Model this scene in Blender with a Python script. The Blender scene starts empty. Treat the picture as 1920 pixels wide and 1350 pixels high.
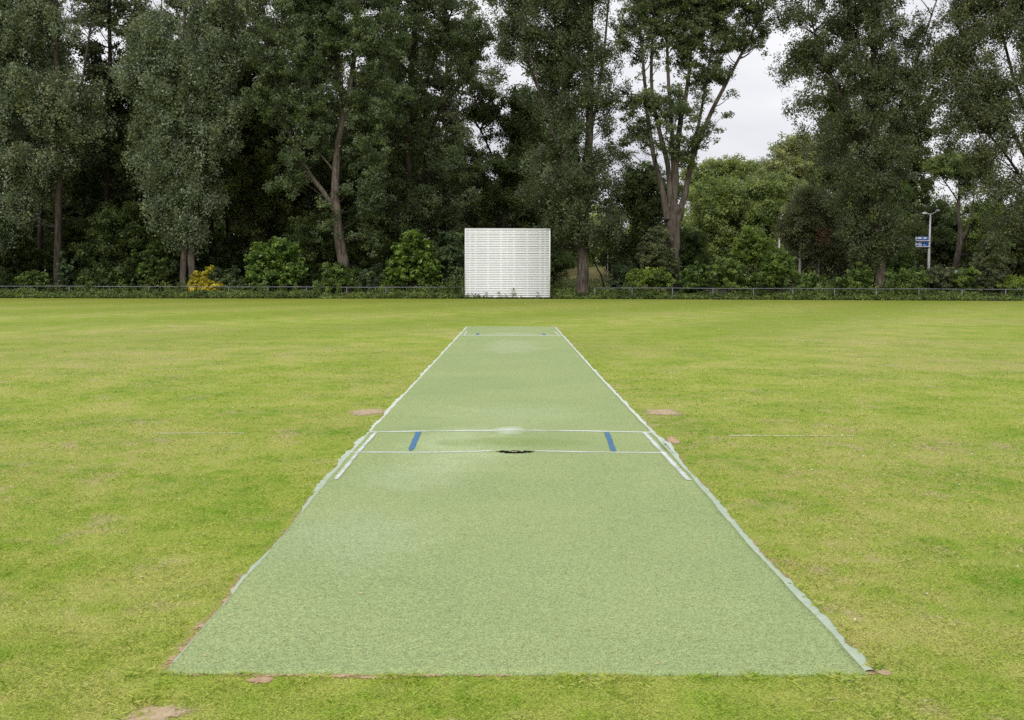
import bpy, math, random
import numpy as np
from mathutils import Vector
R = math.radians
sc = bpy.context.scene
C = sc.collection

# ---------------------------------------------------------------- camera
F, VX, VY, H, ROLL = 2022.0, 956.0, 521.0, 1.52, 0.15
cd = bpy.data.cameras.new('camera'); cam = bpy.data.objects.new('camera', cd); C.objects.link(cam)
cam.location = (0, 0, H); cam.rotation_euler = (R(90), R(-ROLL), 0)
cd.sensor_width = 36; cd.lens = F/1920*36
cd.shift_x = (960-VX)/1920; cd.shift_y = (VY-675)/1920
cd.clip_start = 0.05; cd.clip_end = 3000
sc.camera = cam

def hz(px): return VY + (px-VX)*math.tan(R(ROLL))
def P(px, py, Y):                                   # photo pixel (1920 wide) at depth Y -> world
    return np.array([(px-VX)/F*Y, Y, H + (hz(px)-py)/F*Y])
def G(px, py):                                      # photo pixel on the ground -> world
    Y = H*F/(py-hz(px)); return ((px-VX)/F*Y, Y)

# ---------------------------------------------------------------- sky and sun
SUN_EL, SUN_AZ = 44, -158                            # high sun veiled by cloud, behind and left of the camera
w = bpy.data.worlds.new('World'); sc.world = w; w.use_nodes = True
nt = w.node_tree; N = nt.nodes; L = nt.links
bg = N['Background']; bg.inputs[1].default_value = 0.1
sky = N.new('ShaderNodeTexSky'); sky.sky_type = 'NISHITA'; sky.sun_disc = False
sky.sun_elevation = R(SUN_EL); sky.sun_rotation = R(SUN_AZ); sky.dust_density = 4; sky.air_density = 1.5
hs = N.new('ShaderNodeHueSaturation'); hs.inputs['Saturation'].default_value = 0.35
L.new(sky.outputs[0], hs.inputs['Color'])
tc = N.new('ShaderNodeTexCoord'); mp = N.new('ShaderNodeMapping'); mp.inputs['Scale'].default_value = (1, 1, 2.6)
cl = N.new('ShaderNodeTexNoise'); cl.inputs['Scale'].default_value = 2.3; cl.inputs['Detail'].default_value = 5
cr = N.new('ShaderNodeValToRGB')
cr.color_ramp.elements[0].position = 0.36; cr.color_ramp.elements[0].color = (6.3, 6.4, 7.1, 1)
cr.color_ramp.elements[1].position = 0.60; cr.color_ramp.elements[1].color = (9.3, 9.3, 9.6, 1)
mx = N.new('ShaderNodeMix'); mx.data_type = 'RGBA'; mx.inputs[0].default_value = 0.9
L.new(tc.outputs['Generated'], mp.inputs[0]); L.new(mp.outputs[0], cl.inputs['Vector']); L.new(cl.outputs[0], cr.inputs[0])
L.new(hs.outputs[0], mx.inputs[6]); L.new(cr.outputs[0], mx.inputs[7]); L.new(mx.outputs[2], bg.inputs[0])
sd = bpy.data.lights.new('sun', 'SUN'); sd.energy = 1.5; sd.angle = R(14); sd.color = (1, 0.96, 0.9)
sun = bpy.data.objects.new('sun', sd); C.objects.link(sun)
az = R(SUN_AZ); el = R(SUN_EL)
sdir = Vector((math.sin(az)*math.cos(el), math.cos(az)*math.cos(el), math.sin(el)))
sun.rotation_euler = (-sdir).to_track_quat('-Z', 'Y').to_euler()
sc.view_settings.view_transform = 'Standard'; sc.view_settings.look = 'None'
sc.view_settings.exposure = 0.15; sc.view_settings.gamma = 1
sc.cycles.max_bounces = 6; sc.cycles.diffuse_bounces = 3; sc.cycles.glossy_bounces = 2
sc.cycles.transmission_bounces = 3; sc.cycles.transparent_max_bounces = 6
sc.cycles.use_denoising = False
sc.cycles.use_adaptive_sampling = False

# ---------------------------------------------------------------- helpers
rng = np.random.default_rng(7)
def tag(o, label=None, cat=None, group=None, kind=None):
    for k, v in (('label', label), ('category', cat), ('group', group), ('kind', kind)):
        if v: o[k] = v
    return o
def empty(name, loc, label=None, cat=None, group=None):
    o = bpy.data.objects.new(name, None); o.empty_display_size = 0.3
    C.objects.link(o); o.location = loc; return tag(o, label, cat, group)
def link(name, me, mats, parent=None, loc=None, smooth=False):
    for m in (mats if isinstance(mats, (list, tuple)) else [mats]):
        if m: me.materials.append(m)
    o = bpy.data.objects.new(name, me); C.objects.link(o)
    if parent:                                      # meshes are built in world space: bring them into the parent's
        o.parent = parent
    if loc is not None: o.location = loc
    if smooth: me.polygons.foreach_set('use_smooth', np.ones(len(me.polygons), bool))
    return o
class MB:                                           # mesh collector (numpy)
    def __init__(s): s.v = []; s.f = []; s.m = []; s.n = 0; s.r = []
    def add(s, v, f, mi=0, rnd=0.5):
        v = np.asarray(v, float).reshape(-1, 3); f = np.asarray(f, int)
        if f.ndim == 1: f = f.reshape(1, -1)
        s.v.append(v); s.f.append(f+s.n); s.m.append(np.full(len(f), mi)); s.n += len(v)
        s.r.append(np.full(len(v), rnd) if np.isscalar(rnd) else np.asarray(rnd, float)); return s
    def box(s, c, d, mi=0, rz=0, rx=0):
        x, y, z = np.array(d)/2
        v = np.array([[-x,-y,-z],[x,-y,-z],[x,y,-z],[-x,y,-z],[-x,-y,z],[x,-y,z],[x,y,z],[-x,y,z]])
        if rx: ca, sa = math.cos(rx), math.sin(rx); v = v@np.array([[1,0,0],[0,ca,sa],[0,-sa,ca]])
        if rz: ca, sa = math.cos(rz), math.sin(rz); v = v@np.array([[ca,sa,0],[-sa,ca,0],[0,0,1]])
        return s.add(v+np.array(c), [[0,3,2,1],[4,5,6,7],[0,1,5,4],[1,2,6,5],[2,3,7,6],[3,0,4,7]], mi)
    def tube(s, pts, rad, n=8, mi=0, cap=True, lump=0.0):
        pts = np.asarray(pts, float); rad = np.broadcast_to(rad, (len(pts),)); k = len(pts)
        t = np.gradient(pts, axis=0); t /= np.linalg.norm(t, axis=1)[:, None]+1e-9
        a = np.cross(t, [0.13, 1, 0.07]); a /= np.linalg.norm(a, axis=1)[:, None]+1e-9
        b = np.cross(t, a); th = np.arange(n)*2*math.pi/n
        rr = rad[:, None]*np.ones((k, n))
        if lump: rr = rr*(1+lump*np.sin(th*3+1.3)[None]*1.0+lump*0.6*np.sin(th*5+np.linspace(0, 2, k)[:, None]))
        v = pts[:, None]+rr[..., None]*(np.cos(th)[None, :, None]*a[:, None]+np.sin(th)[None, :, None]*b[:, None])
        i = np.arange(k-1)[:, None]*n; j = np.arange(n)[None]; j2 = (j+1) % n
        f = np.stack([i+j, i+j2, i+n+j2, i+n+j], -1).reshape(-1, 4)
        base = s.n; s.add(v.reshape(-1, 3), f, mi)
        if cap and n == 4: s.f.append(np.array([[base+3, base+2, base+1, base], [base+(k-1)*4+q for q in range(4)]])); s.m.append(np.full(2, mi))
        elif cap:
            c0 = np.vstack([pts[0], pts[-1]]); q = s.n
            s.add(c0, np.zeros((0, 4), int), mi)
            tri = [[q, base+(x+1) % n, base+x, q] for x in range(n)]+[[q+1, base+(k-1)*n+x, base+(k-1)*n+(x+1) % n, q+1] for x in range(n)]
            s.tri = getattr(s, 'tri', [])+[(t_[:3], mi) for t_ in tri]
        return s
    def mesh(s, name, origin=None):
        v = np.vstack(s.v)
        if origin is not None: v = v-np.array(origin)
        f = [x for x in s.f if len(x)]; quads = np.vstack(f) if f else np.zeros((0, 4), int)
        mi = np.concatenate(s.m); tri = getattr(s, 'tri', [])
        me = bpy.data.meshes.new(name); me.vertices.add(len(v)); me.vertices.foreach_set('co', v.ravel())
        li = quads.ravel(); st = np.arange(len(quads))*quads.shape[1]; tot = np.full(len(quads), quads.shape[1])
        if tri:
            tf = np.array([t[0] for t in tri]); li = np.concatenate([li, tf.ravel()])
            st = np.concatenate([st, len(quads)*4+np.arange(len(tf))*3]); tot = np.concatenate([tot, np.full(len(tf), 3)])
            mi = np.concatenate([mi, np.array([t[1] for t in tri])])
        me.loops.add(len(li)); me.loops.foreach_set('vertex_index', li.astype(np.int32))
        me.polygons.add(len(st)); me.polygons.foreach_set('loop_start', st.astype(np.int32))
        me.polygons.foreach_set('loop_total', tot.astype(np.int32)); me.polygons.foreach_set('material_index', mi.astype(np.int32))
        at = me.attributes.new('rnd', 'FLOAT', 'POINT'); at.data.foreach_set('value', np.concatenate(s.r).astype(np.float32))
        me.update(calc_edges=True); return me

def hash3(i, j, k, s=0):
    h = (i*374761393+j*668265263+k*2147483647+s*1274126177) & 0xffffffff
    h = ((h ^ (h >> 13))*1274126177) & 0xffffffff
    return ((h ^ (h >> 16)) & 0xffff)/65535.0
def vnoise(p, s=0):
    i = np.floor(p).astype(np.int64); f = p-i; f = f*f*(3-2*f); o = 0
    for a in (0, 1):
        for b in (0, 1):
            for c in (0, 1):
                wgt = (f[..., 0] if a else 1-f[..., 0])*(f[..., 1] if b else 1-f[..., 1])*(f[..., 2] if c else 1-f[..., 2])
                o = o+wgt*hash3(i[..., 0]+a, i[..., 1]+b, i[..., 2]+c, s)
    return o

# ---------------------------------------------------------------- materials
def newmat(name):
    m = bpy.data.materials.new(name); m.use_nodes = True
    return m, m.node_tree.nodes, m.node_tree.links, m.node_tree.nodes['Principled BSDF']
def nn(N, t, **k):
    n = N.new(t)
    for a, b in k.items(): setattr(n, a, b)
    return n
def noise(N, L, vec, scale, detail=3, rough=0.55):
    n = N.new('ShaderNodeTexNoise'); n.inputs['Scale'].default_value = scale; n.inputs['Detail'].default_value = detail
    n.inputs['Roughness'].default_value = rough; L.new(vec, n.inputs['Vector']); return n.outputs[0]
def ramp(N, L, fac, stops, interp='LINEAR'):
    r = N.new('ShaderNodeValToRGB'); r.color_ramp.interpolation = interp; e = r.color_ramp.elements
    while len(e) < len(stops): e.new(0.5)
    for q, (p, c) in zip(e, stops):
        q.position = p; q.color = (c, c, c, 1) if np.isscalar(c) else tuple(c)+(1,)
    L.new(fac, r.inputs[0]); return r.outputs[0]
def mix(N, L, fac, a, b, mode='MIX'):
    m = N.new('ShaderNodeMix'); m.data_type = 'RGBA'; m.blend_type = mode
    for i, x in ((0, fac), (6, a), (7, b)):
        if isinstance(x, bpy.types.NodeSocket): L.new(x, m.inputs[i])
        elif i == 0: m.inputs[0].default_value = x
        else: m.inputs[i].default_value = tuple(x)+(1,)
    return m.outputs[2]
def mth(N, L, op, a, b=0.0, c=None, clamp=False):
    m = N.new('ShaderNodeMath'); m.operation = op; m.use_clamp = clamp
    for i, x in enumerate((a, b) if c is None else (a, b, c)):
        if isinstance(x, bpy.types.NodeSocket): L.new(x, m.inputs[i])
        else: m.inputs[i].default_value = x
    return m.outputs[0]
def bump(N, L, h, strength, dist, bs):
    b = N.new('ShaderNodeBump'); b.inputs['Strength'].default_value = strength; b.inputs['Distance'].default_value = dist
    L.new(h, b.inputs['Height']); L.new(b.outputs[0], bs.inputs['Normal'])
def wpos(N): return N.new('ShaderNodeNewGeometry').outputs['Position']

def lawn_colour(N, L, pos):
    """patchy summer lawn: yellow-green with greener and straw-coloured areas, faint mower bands"""
    mp = nn(N, 'ShaderNodeMapping'); mp.inputs['Scale'].default_value = (1, 0.75, 1); L.new(pos, mp.inputs[0]); p = mp.outputs[0]
    big = noise(N, L, p, 0.16, 3, 0.6); mid = noise(N, L, p, 0.9, 4, 0.65); fine = noise(N, L, p, 5.0, 4, 0.7)
    base = ramp(N, L, mid, [(0.37, (0.188, 0.328, 0.022)), (0.50, (0.305, 0.402, 0.050)), (0.63, (0.430, 0.455, 0.115))])
    b2 = mix(N, L, ramp(N, L, fine, [(0.36, 0.0), (0.68, 0.75)]), base, (0.43, 0.445, 0.095))
    straw = mth(N, L, 'MULTIPLY', ramp(N, L, big, [(0.44, 0.0), (0.66, 0.9)]), ramp(N, L, fine, [(0.40, 0.15), (0.66, 1.0)]))
    c = mix(N, L, straw, b2, (0.47, 0.41, 0.17))
    rare = mth(N, L, 'MULTIPLY', ramp(N, L, noise(N, L, p, 1.7, 5, 0.7), [(0.56, 0.0), (0.68, 0.8)]), ramp(N, L, big, [(0.35, 0.3), (0.6, 1.0)]))
    c = mix(N, L, rare, c, (0.52, 0.41, 0.24))
    # mower bands, about 5 m wide, running slightly askew across the field
    rot = nn(N, 'ShaderNodeMapping'); rot.inputs['Rotation'].default_value = (0, 0, R(28)); L.new(pos, rot.inputs[0])
    sp = nn(N, 'ShaderNodeSeparateXYZ'); L.new(rot.outputs[0], sp.inputs[0])
    wob = mth(N, L, 'MULTIPLY', noise(N, L, pos, 0.12, 2), 2.2)
    sn = mth(N, L, 'SINE', mth(N, L, 'ADD', mth(N, L, 'MULTIPLY', sp.outputs[0], 0.62), wob))
    spy = nn(N, 'ShaderNodeSeparateXYZ'); L.new(pos, spy.inputs[0])
    farm = mth(N, L, 'MULTIPLY', mth(N, L, 'SUBTRACT', spy.outputs[1], 14.0), 0.05, clamp=True)
    band = mth(N, L, 'MULTIPLY', mth(N, L, 'MULTIPLY_ADD', sn, 0.5, 0.5), farm)
    c = mix(N, L, mth(N, L, 'MULTIPLY', band, 0.55), c, (0.200, 0.300, 0.020))
    # deeper green near the boundary; the treeline's light falloff is put into the colour
    edge = mth(N, L, 'MULTIPLY', mth(N, L, 'SUBTRACT', spy.outputs[1], 38.0), 0.03, clamp=True)
    return mix(N, L, mth(N, L, 'MULTIPLY', edge, 0.75), c, (0.225, 0.265, 0.030))

def make_lawn():
    m, N, L, B = newmat('lawn'); pos = wpos(N)
    c = lawn_colour(N, L, pos)
    g = noise(N, L, pos, 95, 3, 0.8); g2 = noise(N, L, pos, 28, 3, 0.8)
    k = ramp(N, L, g, [(0.36, 0.45), (0.62, 1.38)]); k2 = ramp(N, L, g2, [(0.3, 0.80), (0.65, 1.15)])
    c = mix(N, L, 1.0, mix(N, L, 1.0, c, k, 'MULTIPLY'), k2, 'MULTIPLY')
    L.new(c, B.inputs['Base Color']); B.inputs['Roughness'].default_value = 0.9; B.inputs['Specular IOR Level'].default_value = 0.15
    bump(N, L, g, 0.6, 0.02, B); return m
def make_blade():
    m, N, L, B = newmat('grass_blade'); c = lawn_colour(N, L, wpos(N))
    a = nn(N, 'ShaderNodeAttribute', attribute_name='rnd')
    v = ramp(N, L, a.outputs['Fac'], [(0.0, (0.35, 0.55, 0.25)), (0.38, (1.35, 1.48, 1.3)), (0.75, (1.70, 1.66, 2.0)), (0.93, (1.75, 1.6, 2.6)), (1.0, (1.9, 1.65, 4.0))])
    L.new(mix(N, L, 1.0, c, v, 'MULTIPLY'), B.inputs['Base Color']); B.inputs['Roughness'].default_value = 0.6
    B.inputs['Specular IOR Level'].default_value = 0.25
    t = nn(N, 'ShaderNodeBsdfTranslucent'); L.new(mix(N, L, 1.0, c, v, 'MULTIPLY'), t.inputs[0])
    ms = nn(N, 'ShaderNodeMixShader'); ms.inputs[0].default_value = 0.42
    L.new(B.outputs[0], ms.inputs[1]); L.new(t.outputs[0], ms.inputs[2]); L.new(ms.outputs[0], N['Material Output'].inputs[0]); return m
def leafmat(name, col, back=None, trans=0.28, spec=0.35, var=0.35, tint=None, lit=0.5):
    m, N, L, B = newmat(name)
    a = nn(N, 'ShaderNodeAttribute', attribute_name='rnd'); oi = nn(N, 'ShaderNodeObjectInfo')
    col = np.array(col); t2 = np.array(tint) if tint is not None else col*np.array([1.85, 1.62, 1.25])
    c = ramp(N, L, a.outputs['Fac'], [(0.0, tuple(col*(1-var))), (0.5, tuple(col)), (1.0, tuple(t2))])
    tone = ramp(N, L, noise(N, L, wpos(N), 0.9, 3, 0.6), [(0.34, (0.62, 0.68, 0.72)), (0.66, (1.38, 1.32, 1.12))])  # random tone; contrast of lit and dark leaf clumps put into the colour
    c = mix(N, L, 1.0, c, tone, 'MULTIPLY')
    c = mix(N, L, 1.0, c, ramp(N, L, oi.outputs['Random'], [(0.0, (0.88, 0.95, 0.95)), (1.0, (1.14, 1.06, 0.95))]), 'MULTIPLY')
    if back is not None:
        ge = nn(N, 'ShaderNodeNewGeometry'); c = mix(N, L, ge.outputs['Backfacing'], c, back)
    L.new(c, B.inputs['Base Color']); B.inputs['Roughness'].default_value = lit; B.inputs['Specular IOR Level'].default_value = spec
    t = nn(N, 'ShaderNodeBsdfTranslucent'); L.new(mix(N, L, 1.0, c, (1.15, 1.3, 0.7), 'MULTIPLY'), t.inputs[0])
    ms = nn(N, 'ShaderNodeMixShader'); ms.inputs[0].default_value = trans
    L.new(B.outputs[0], ms.inputs[1]); L.new(t.outputs[0], ms.inputs[2]); L.new(ms.outputs[0], N['Material Output'].inputs[0]); return m
def barkmat(name, dark, light, sc_=6.0):
    m, N, L, B = newmat(name); mp = nn(N, 'ShaderNodeMapping'); mp.inputs['Scale'].default_value = (1, 1, 0.16); L.new(wpos(N), mp.inputs[0])
    a = noise(N, L, mp.outputs[0], sc_, 5, 0.7); b = noise(N, L, wpos(N), 0.8, 3)
    c = ramp(N, L, a, [(0.36, dark), (0.62, light)])
    L.new(mix(N, L, 1.0, c, ramp(N, L, b, [(0.3, 0.75), (0.7, 1.15)]), 'MULTIPLY'), B.inputs['Base Color'])
    B.inputs['Roughness'].default_value = 0.95; B.inputs['Specular IOR Level'].default_value = 0.1
    bump(N, L, a, 0.9, 0.06, B); return m
def plain(name, col, rough=0.6, spec=0.4, metal=0, nscale=3.0, var=0.12, bmp=0.0):
    m, N, L, B = newmat(name); n = noise(N, L, wpos(N), nscale, 4, 0.65)
    col = np.array(col); L.new(ramp(N, L, n, [(0.3, tuple(col*(1-var))), (0.7, tuple(np.minimum(col*(1+var*0.5), 1)))]), B.inputs['Base Color'])
    B.inputs['Roughness'].default_value = rough; B.inputs['Specular IOR Level'].default_value = spec; B.inputs['Metallic'].default_value = metal
    if bmp: bump(N, L, n, bmp, 0.01, B)
    return m

M = {}
M['lawn'] = make_lawn(); M['blade'] = make_blade()
M['soil'] = plain('forest_soil', (0.045, 0.036, 0.022), 0.95, 0.1, 0, 1.5, 0.5)
M['silver'] = leafmat('silver_poplar_leaf', (0.118, 0.148, 0.084), back=(0.26, 0.31, 0.215), trans=0.15, var=0.28)
M['poplar'] = leafmat('poplar_leaf', (0.092, 0.128, 0.052), back=(0.16, 0.20, 0.11), spec=0.5)
M['poplar_dark'] = leafmat('dark_poplar_leaf', (0.074, 0.096, 0.042), back=(0.15, 0.18, 0.105), spec=0.5)
M['olive'] = leafmat('olive_leaf', (0.098, 0.118, 0.050), back=(0.17, 0.195, 0.12), spec=0.45)
M['wood'] = leafmat('woodland_leaf', (0.095, 0.125, 0.050), trans=0.35)
M['under'] = leafmat('understorey_leaf', (0.080, 0.118, 0.040), trans=0.35)
M['far'] = leafmat('far_tree_leaf', (0.20, 0.27, 0.105), trans=0.3)
M['far_light'] = leafmat('pale_tree_leaf', (0.27, 0.32, 0.17), trans=0.3)
M['laurel'] = leafmat('laurel_leaf', (0.145, 0.235, 0.045), trans=0.25, spec=0.5, var=0.45, tint=(0.30, 0.41, 0.10), lit=0.35)
M['green'] = leafmat('shrub_leaf', (0.115, 0.180, 0.045), trans=0.3, var=0.45, tint=(0.22, 0.31, 0.08))
M['grey_green'] = leafmat('grey_green_leaf', (0.10, 0.15, 0.08), trans=0.2)
M['lime'] = leafmat('lime_leaf', (0.20, 0.27, 0.07), trans=0.4)
M['yellow'] = leafmat('yellow_leaf', (0.54, 0.48, 0.055), trans=0.3, var=.45, tint=(0.80, 0.72, 0.10))
M['weed'] = leafmat('weed_leaf', (0.115, 0.170, 0.050), trans=0.3, var=0.6, tint=(0.26, 0.33, 0.10))
M['red'] = leafmat('withered_leaf', (0.10, 0.05, 0.03), trans=0.2)
M['bark'] = barkmat('poplar_bark', (0.045, 0.036, 0.030), (0.170, 0.140, 0.118))
M['bark_dark'] = barkmat('dark_bark', (0.025, 0.020, 0.016), (0.085, 0.068, 0.054))
M['bark_pale'] = barkmat('pale_bark', (0.20, 0.17, 0.14), (0.50, 0.46, 0.42))
M['white'] = plain('white_paint_board', (0.94, 0.94, 1.0), 0.6, 0.3, 0, 0.9, 0.05)
M['white_batten'] = plain('white_batten', (0.90, 0.90, 0.95), 0.6)
M['galv'] = plain('galvanised_steel', (0.19, 0.20, 0.22), 0.5, 0.5, 0.3, 3.0, 0.45)
M['pole'] = plain('painted_pole', (0.72, 0.70, 0.74), 0.5, 0.5, 0, 2.0, 0.1)
M['sign_blue'] = plain('sign_blue', (0.025, 0.13, 0.52), 0.4, 0.5)
M['sign_white'] = plain('sign_white', (0.80, 0.82, 0.88), 0.45)
M['dirt'] = plain('bare_earth', (0.36, 0.24, 0.165), 0.95, 0.1, 0, 18.0, 0.32, 0.5)
M['clay'] = plain('red_base', (0.42, 0.19, 0.10), 0.95, 0.1, 0, 9.0, 0.45, 0.4)
M['rubber'] = plain('shadowed_rubber', (0.018, 0.016, 0.014), 0.8, 0.3, 0, 40.0, 0.7, 0.8)  # torn rubber, with the shadow inside the hole put into its near-black colour
M['glass'] = plain('car_glass', (0.02, 0.025, 0.03), 0.1, 0.8)
M['car_white'] = plain('car_paint', (0.75, 0.77, 0.80), 0.25, 0.6)
M['tyre'] = plain('tyre', (0.02, 0.02, 0.02), 0.8)
M['dry_grass'] = plain('dry_grass_bank', (0.30, 0.27, 0.11), 0.95, 0.1, 0, 1.2, 0.4, 0.5)
M['litter'] = plain('dry_leaf_bit', (0.62, 0.50, 0.33), 0.8, 0.2, 0, 60, 0.3)
M['petal'] = plain('clover_petal', (0.66, 0.65, 0.56), 0.7)
M['asphalt'] = plain('asphalt', (0.06, 0.06, 0.062), 0.9, 0.2, 0, 5, 0.2)

# ---------------------------------------------------------------- leaves and trees
def leaves(mb, cen, nrm_bias, size, mi, rr, sx=0.62, rnd=None):
    n = len(cen)
    nr = rr.normal(size=(n, 3)); nr /= np.linalg.norm(nr, axis=1)[:, None]
    nr = nr*0.75+nrm_bias; nr /= np.linalg.norm(nr, axis=1)[:, None]+1e-9
    t = np.cross(nr, rr.normal(size=(n, 3))); t /= np.linalg.norm(t, axis=1)[:, None]+1e-9
    b = np.cross(nr, t); s = (size*rr.uniform(0.7, 1.4, n))[:, None]
    fold = nr*s*0.12
    v = np.stack([cen-t*s*0.5, cen-b*s*sx*0.5+fold, cen+t*s*0.5, cen+b*s*sx*0.5+fold], 1)
    f = np.arange(n*4).reshape(n, 4); mb.add(v.reshape(-1, 3), f, mi, np.repeat(rr.random(n) if rnd is None else rnd, 4))
def smooth_poly(pts, k=5):
    pts = np.asarray(pts, float)
    for _ in range(2):
        q = [pts[0]]
        for a, b in zip(pts[:-1], pts[1:]): q += [a*0.75+b*0.25, a*0.25+b*0.75]
        pts = np.array(q+[pts[-1]])
    return pts
DENS = 1.6
def crown_mesh(name, blobs, skel, origin, n_leaves, size, rr, clump=1.0, droop=0.0, open_=0.35, sig=0.22, twig_r=0.03, ccl=26, sub=9, flat=0.75):
    """blobs: (centre, radii, weight) in metres -> clumps -> sprays -> leaves, with twigs back to the skeleton"""
    n_leaves = int(n_leaves*DENS); mb = MB(); vol = np.array([b[1][0]*b[1][1]*b[1][2]*b[2] for b in blobs]) ** 0.85; vol = vol/vol.sum()
    nclust = max(8, int(n_leaves/ccl)); nsub = max(6, int(nclust/sub))
    idx = rr.choice(len(blobs), nsub*3, p=vol)
    d = rr.normal(size=(nsub*3, 3)); d /= np.linalg.norm(d, axis=1)[:, None]; rad = rr.random(nsub*3)**(1/2.4)
    cen = np.array([blobs[i][0] for i in idx])+d*rad[:, None]*np.array([blobs[i][1] for i in idx])
    keep = vnoise(cen/1.9/clump+31.7, 3) > open_*0.9
    if keep.sum() < 6: keep[:] = True
    cen = cen[keep][:nsub]; d = d[keep][:nsub]; nsub = len(cen)
    sr = rr.uniform(0.55, 1.15, nsub)*clump
    ci = rr.integers(0, nsub, nclust)
    e = rr.normal(size=(nclust, 3)); e[:, 2] = e[:, 2]*0.8+0.25; e /= np.linalg.norm(e, axis=1)[:, None]
    cc = cen[ci]+e*(sr[ci]*rr.uniform(0.35, 1.05, nclust))[:, None]
    kp = vnoise(cc/0.55/clump+9.1, 5) > open_*1.08; cc = cc[kp]; ci = ci[kp]; e = e[kp]; nclust = len(cc)
    li = rr.integers(0, nclust, n_leaves)
    off = rr.normal(size=(n_leaves, 3))*sig*clump*np.array([1, 1, flat]); crn = rr.random(nclust); cb = rr.normal(size=(nclust, 3))*0.55
    if droop: off[:, 2] = off[:, 2]*1.5-np.abs(rr.normal(size=n_leaves))*droop
    lp = cc[li]+off
    bias = e[li]*0.5+cb[li]+np.array([0, 0, 0.35]); good = lp[:, 2] > 0.05; lp, bias, li = lp[good], bias[good], li[good]
    leaves(mb, lp, bias, size, 0, rr, rnd=np.clip(crn[li]*0.68+rr.random(len(li))*0.32, 0, 1))
    # boughs from the skeleton to each clump, twigs to a share of the sprays
    if skel is not None:
        sk = np.vstack(skel)
        for q in range(nsub):
            hd = np.linalg.norm(sk[:, :2]-cen[q][:2], axis=1); dd = np.linalg.norm(sk-cen[q], axis=1)+np.maximum(sk[:, 2]-cen[q][2]+0.7*hd, 0)*2.5
            s0 = sk[int(np.argmin(dd))]; ln = np.linalg.norm(cen[q]-s0)
            if ln > 2.6*max(clump, .5): continue
            midp = s0*0.5+cen[q]*0.5+np.array([0, 0, -0.08*ln])+rr.normal(size=3)*0.08*ln
            mb.tube(smooth_poly([s0, midp, cen[q]])[::2], np.linspace(twig_r*(1+0.35*ln), twig_r*0.45, len(smooth_poly([s0, midp, cen[q]])[::2])), 4, 1)
        for q in range(0, nclust, 3):
            a, b = cen[ci[q]], cc[q]; mb.tube([a, (a+b)/2+rr.normal(size=3)*0.06, b], [twig_r*0.4, twig_r*0.3, twig_r*0.2], 3 if False else 4, 1, cap=False)
    return mb.mesh(name, origin)
def tree(name, label, cat, base, Y, limbs, blobs, n, size=0.15, mat='poplar', bark='bark', group=None, depth=0.85, seed=1, **kw):
    """limbs: lists of (px, py, radius_m[, dy]) ; first is the trunk. blobs: (px, py, rx, ry[, dy, weight])"""
    rr = np.random.default_rng(seed*101+13)
    o = np.array([P(base, VY, Y)[0], Y, 0.0]); root = empty(name, o, label, cat, group); skel = []
    for k, lb in enumerate(limbs):
        pts = np.array([P(q[0], q[1], Y)+np.array([0, q[3] if len(q) > 3 else 0, 0]) for q in lb]); rad = np.array([q[2] for q in lb])
        if k == 0: pts[0, 2] = -0.1
        n0 = len(pts); pts = smooth_poly(pts); rad = np.interp(np.linspace(0, n0-1, len(pts)), np.arange(n0), rad)
        if k == 0: rad[0] *= 1.35; rad[1] *= 1.12
        # small natural wobble so that stems are not ruler-straight
        pts[1:, :2] += (rr.normal(size=(len(pts)-1, 2))*0.10*rad[1:, None])
        mb = MB(); mb.tube(pts, rad, 14, lump=0.06)
        link('trunk' if k == 0 else 'limb', mb.mesh('trunk' if k == 0 else 'limb', o), M[bark], root, smooth=True)
        dense = np.vstack([np.linspace(a, b, 6) for a, b in zip(pts[:-1], pts[1:])]); skel.append(dense[len(dense)//4:] if k == 0 else dense)
    bl = []
    for b in blobs:
        c = P(b[0], b[1], Y); dy = b[4] if len(b) > 4 else 0; wt = b[5] if len(b) > 5 else 1
        rx, rz = b[2]/F*Y, b[3]/F*Y; bl.append((c+np.array([0, dy, 0]), np.array([rx, min(rx*depth, 4.2), rz]), wt))
    me = crown_mesh('crown', bl, skel, o, n, size*1.16, rr, **kw)
    link('crown', me, [M[mat], M['bark_dark']], root)
    return root
def copy_tree(src, loc, rz=0, s=(1, 1, 1), label=None):
    r = src.copy(); C.objects.link(r); r.location = loc; r.rotation_euler = (0, 0, rz); r.scale = s
    if label: r['label'] = label
    for ch in src.children: c = ch.copy(); C.objects.link(c); c.parent = r
    return r
#==SETTING==
def grid(name, x0, x1, y0, y1, nx, ny, hf, mat, kind=None, xf=None):
    xs = np.linspace(0, 1, nx); ys = y0+(y1-y0)*np.linspace(0, 1, ny)
    X = np.empty((ny, nx)); Yg = np.repeat(ys[:, None], nx, 1)
    for j, y in enumerate(ys):
        a, b = (xf(y) if xf else (x0, x1)); X[j] = a+(b-a)*xs
    Z = hf(X, Yg); v = np.stack([X, Yg, Z], -1).reshape(-1, 3)
    i = np.arange(ny-1)[:, None]*nx; j = np.arange(nx-1)[None]
    f = np.stack([i+j, i+j+1, i+nx+j+1, i+nx+j], -1).reshape(-1, 4)
    return MB().add(v, f)
o = link('ground', grid('ground', -900, 900, -60, 1500, 2, 2, lambda x, y: x*0-0.03, None).mesh('ground'), M['soil']); tag(o, 'dark woodland floor under and beyond the trees', 'ground', kind='structure')
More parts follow.
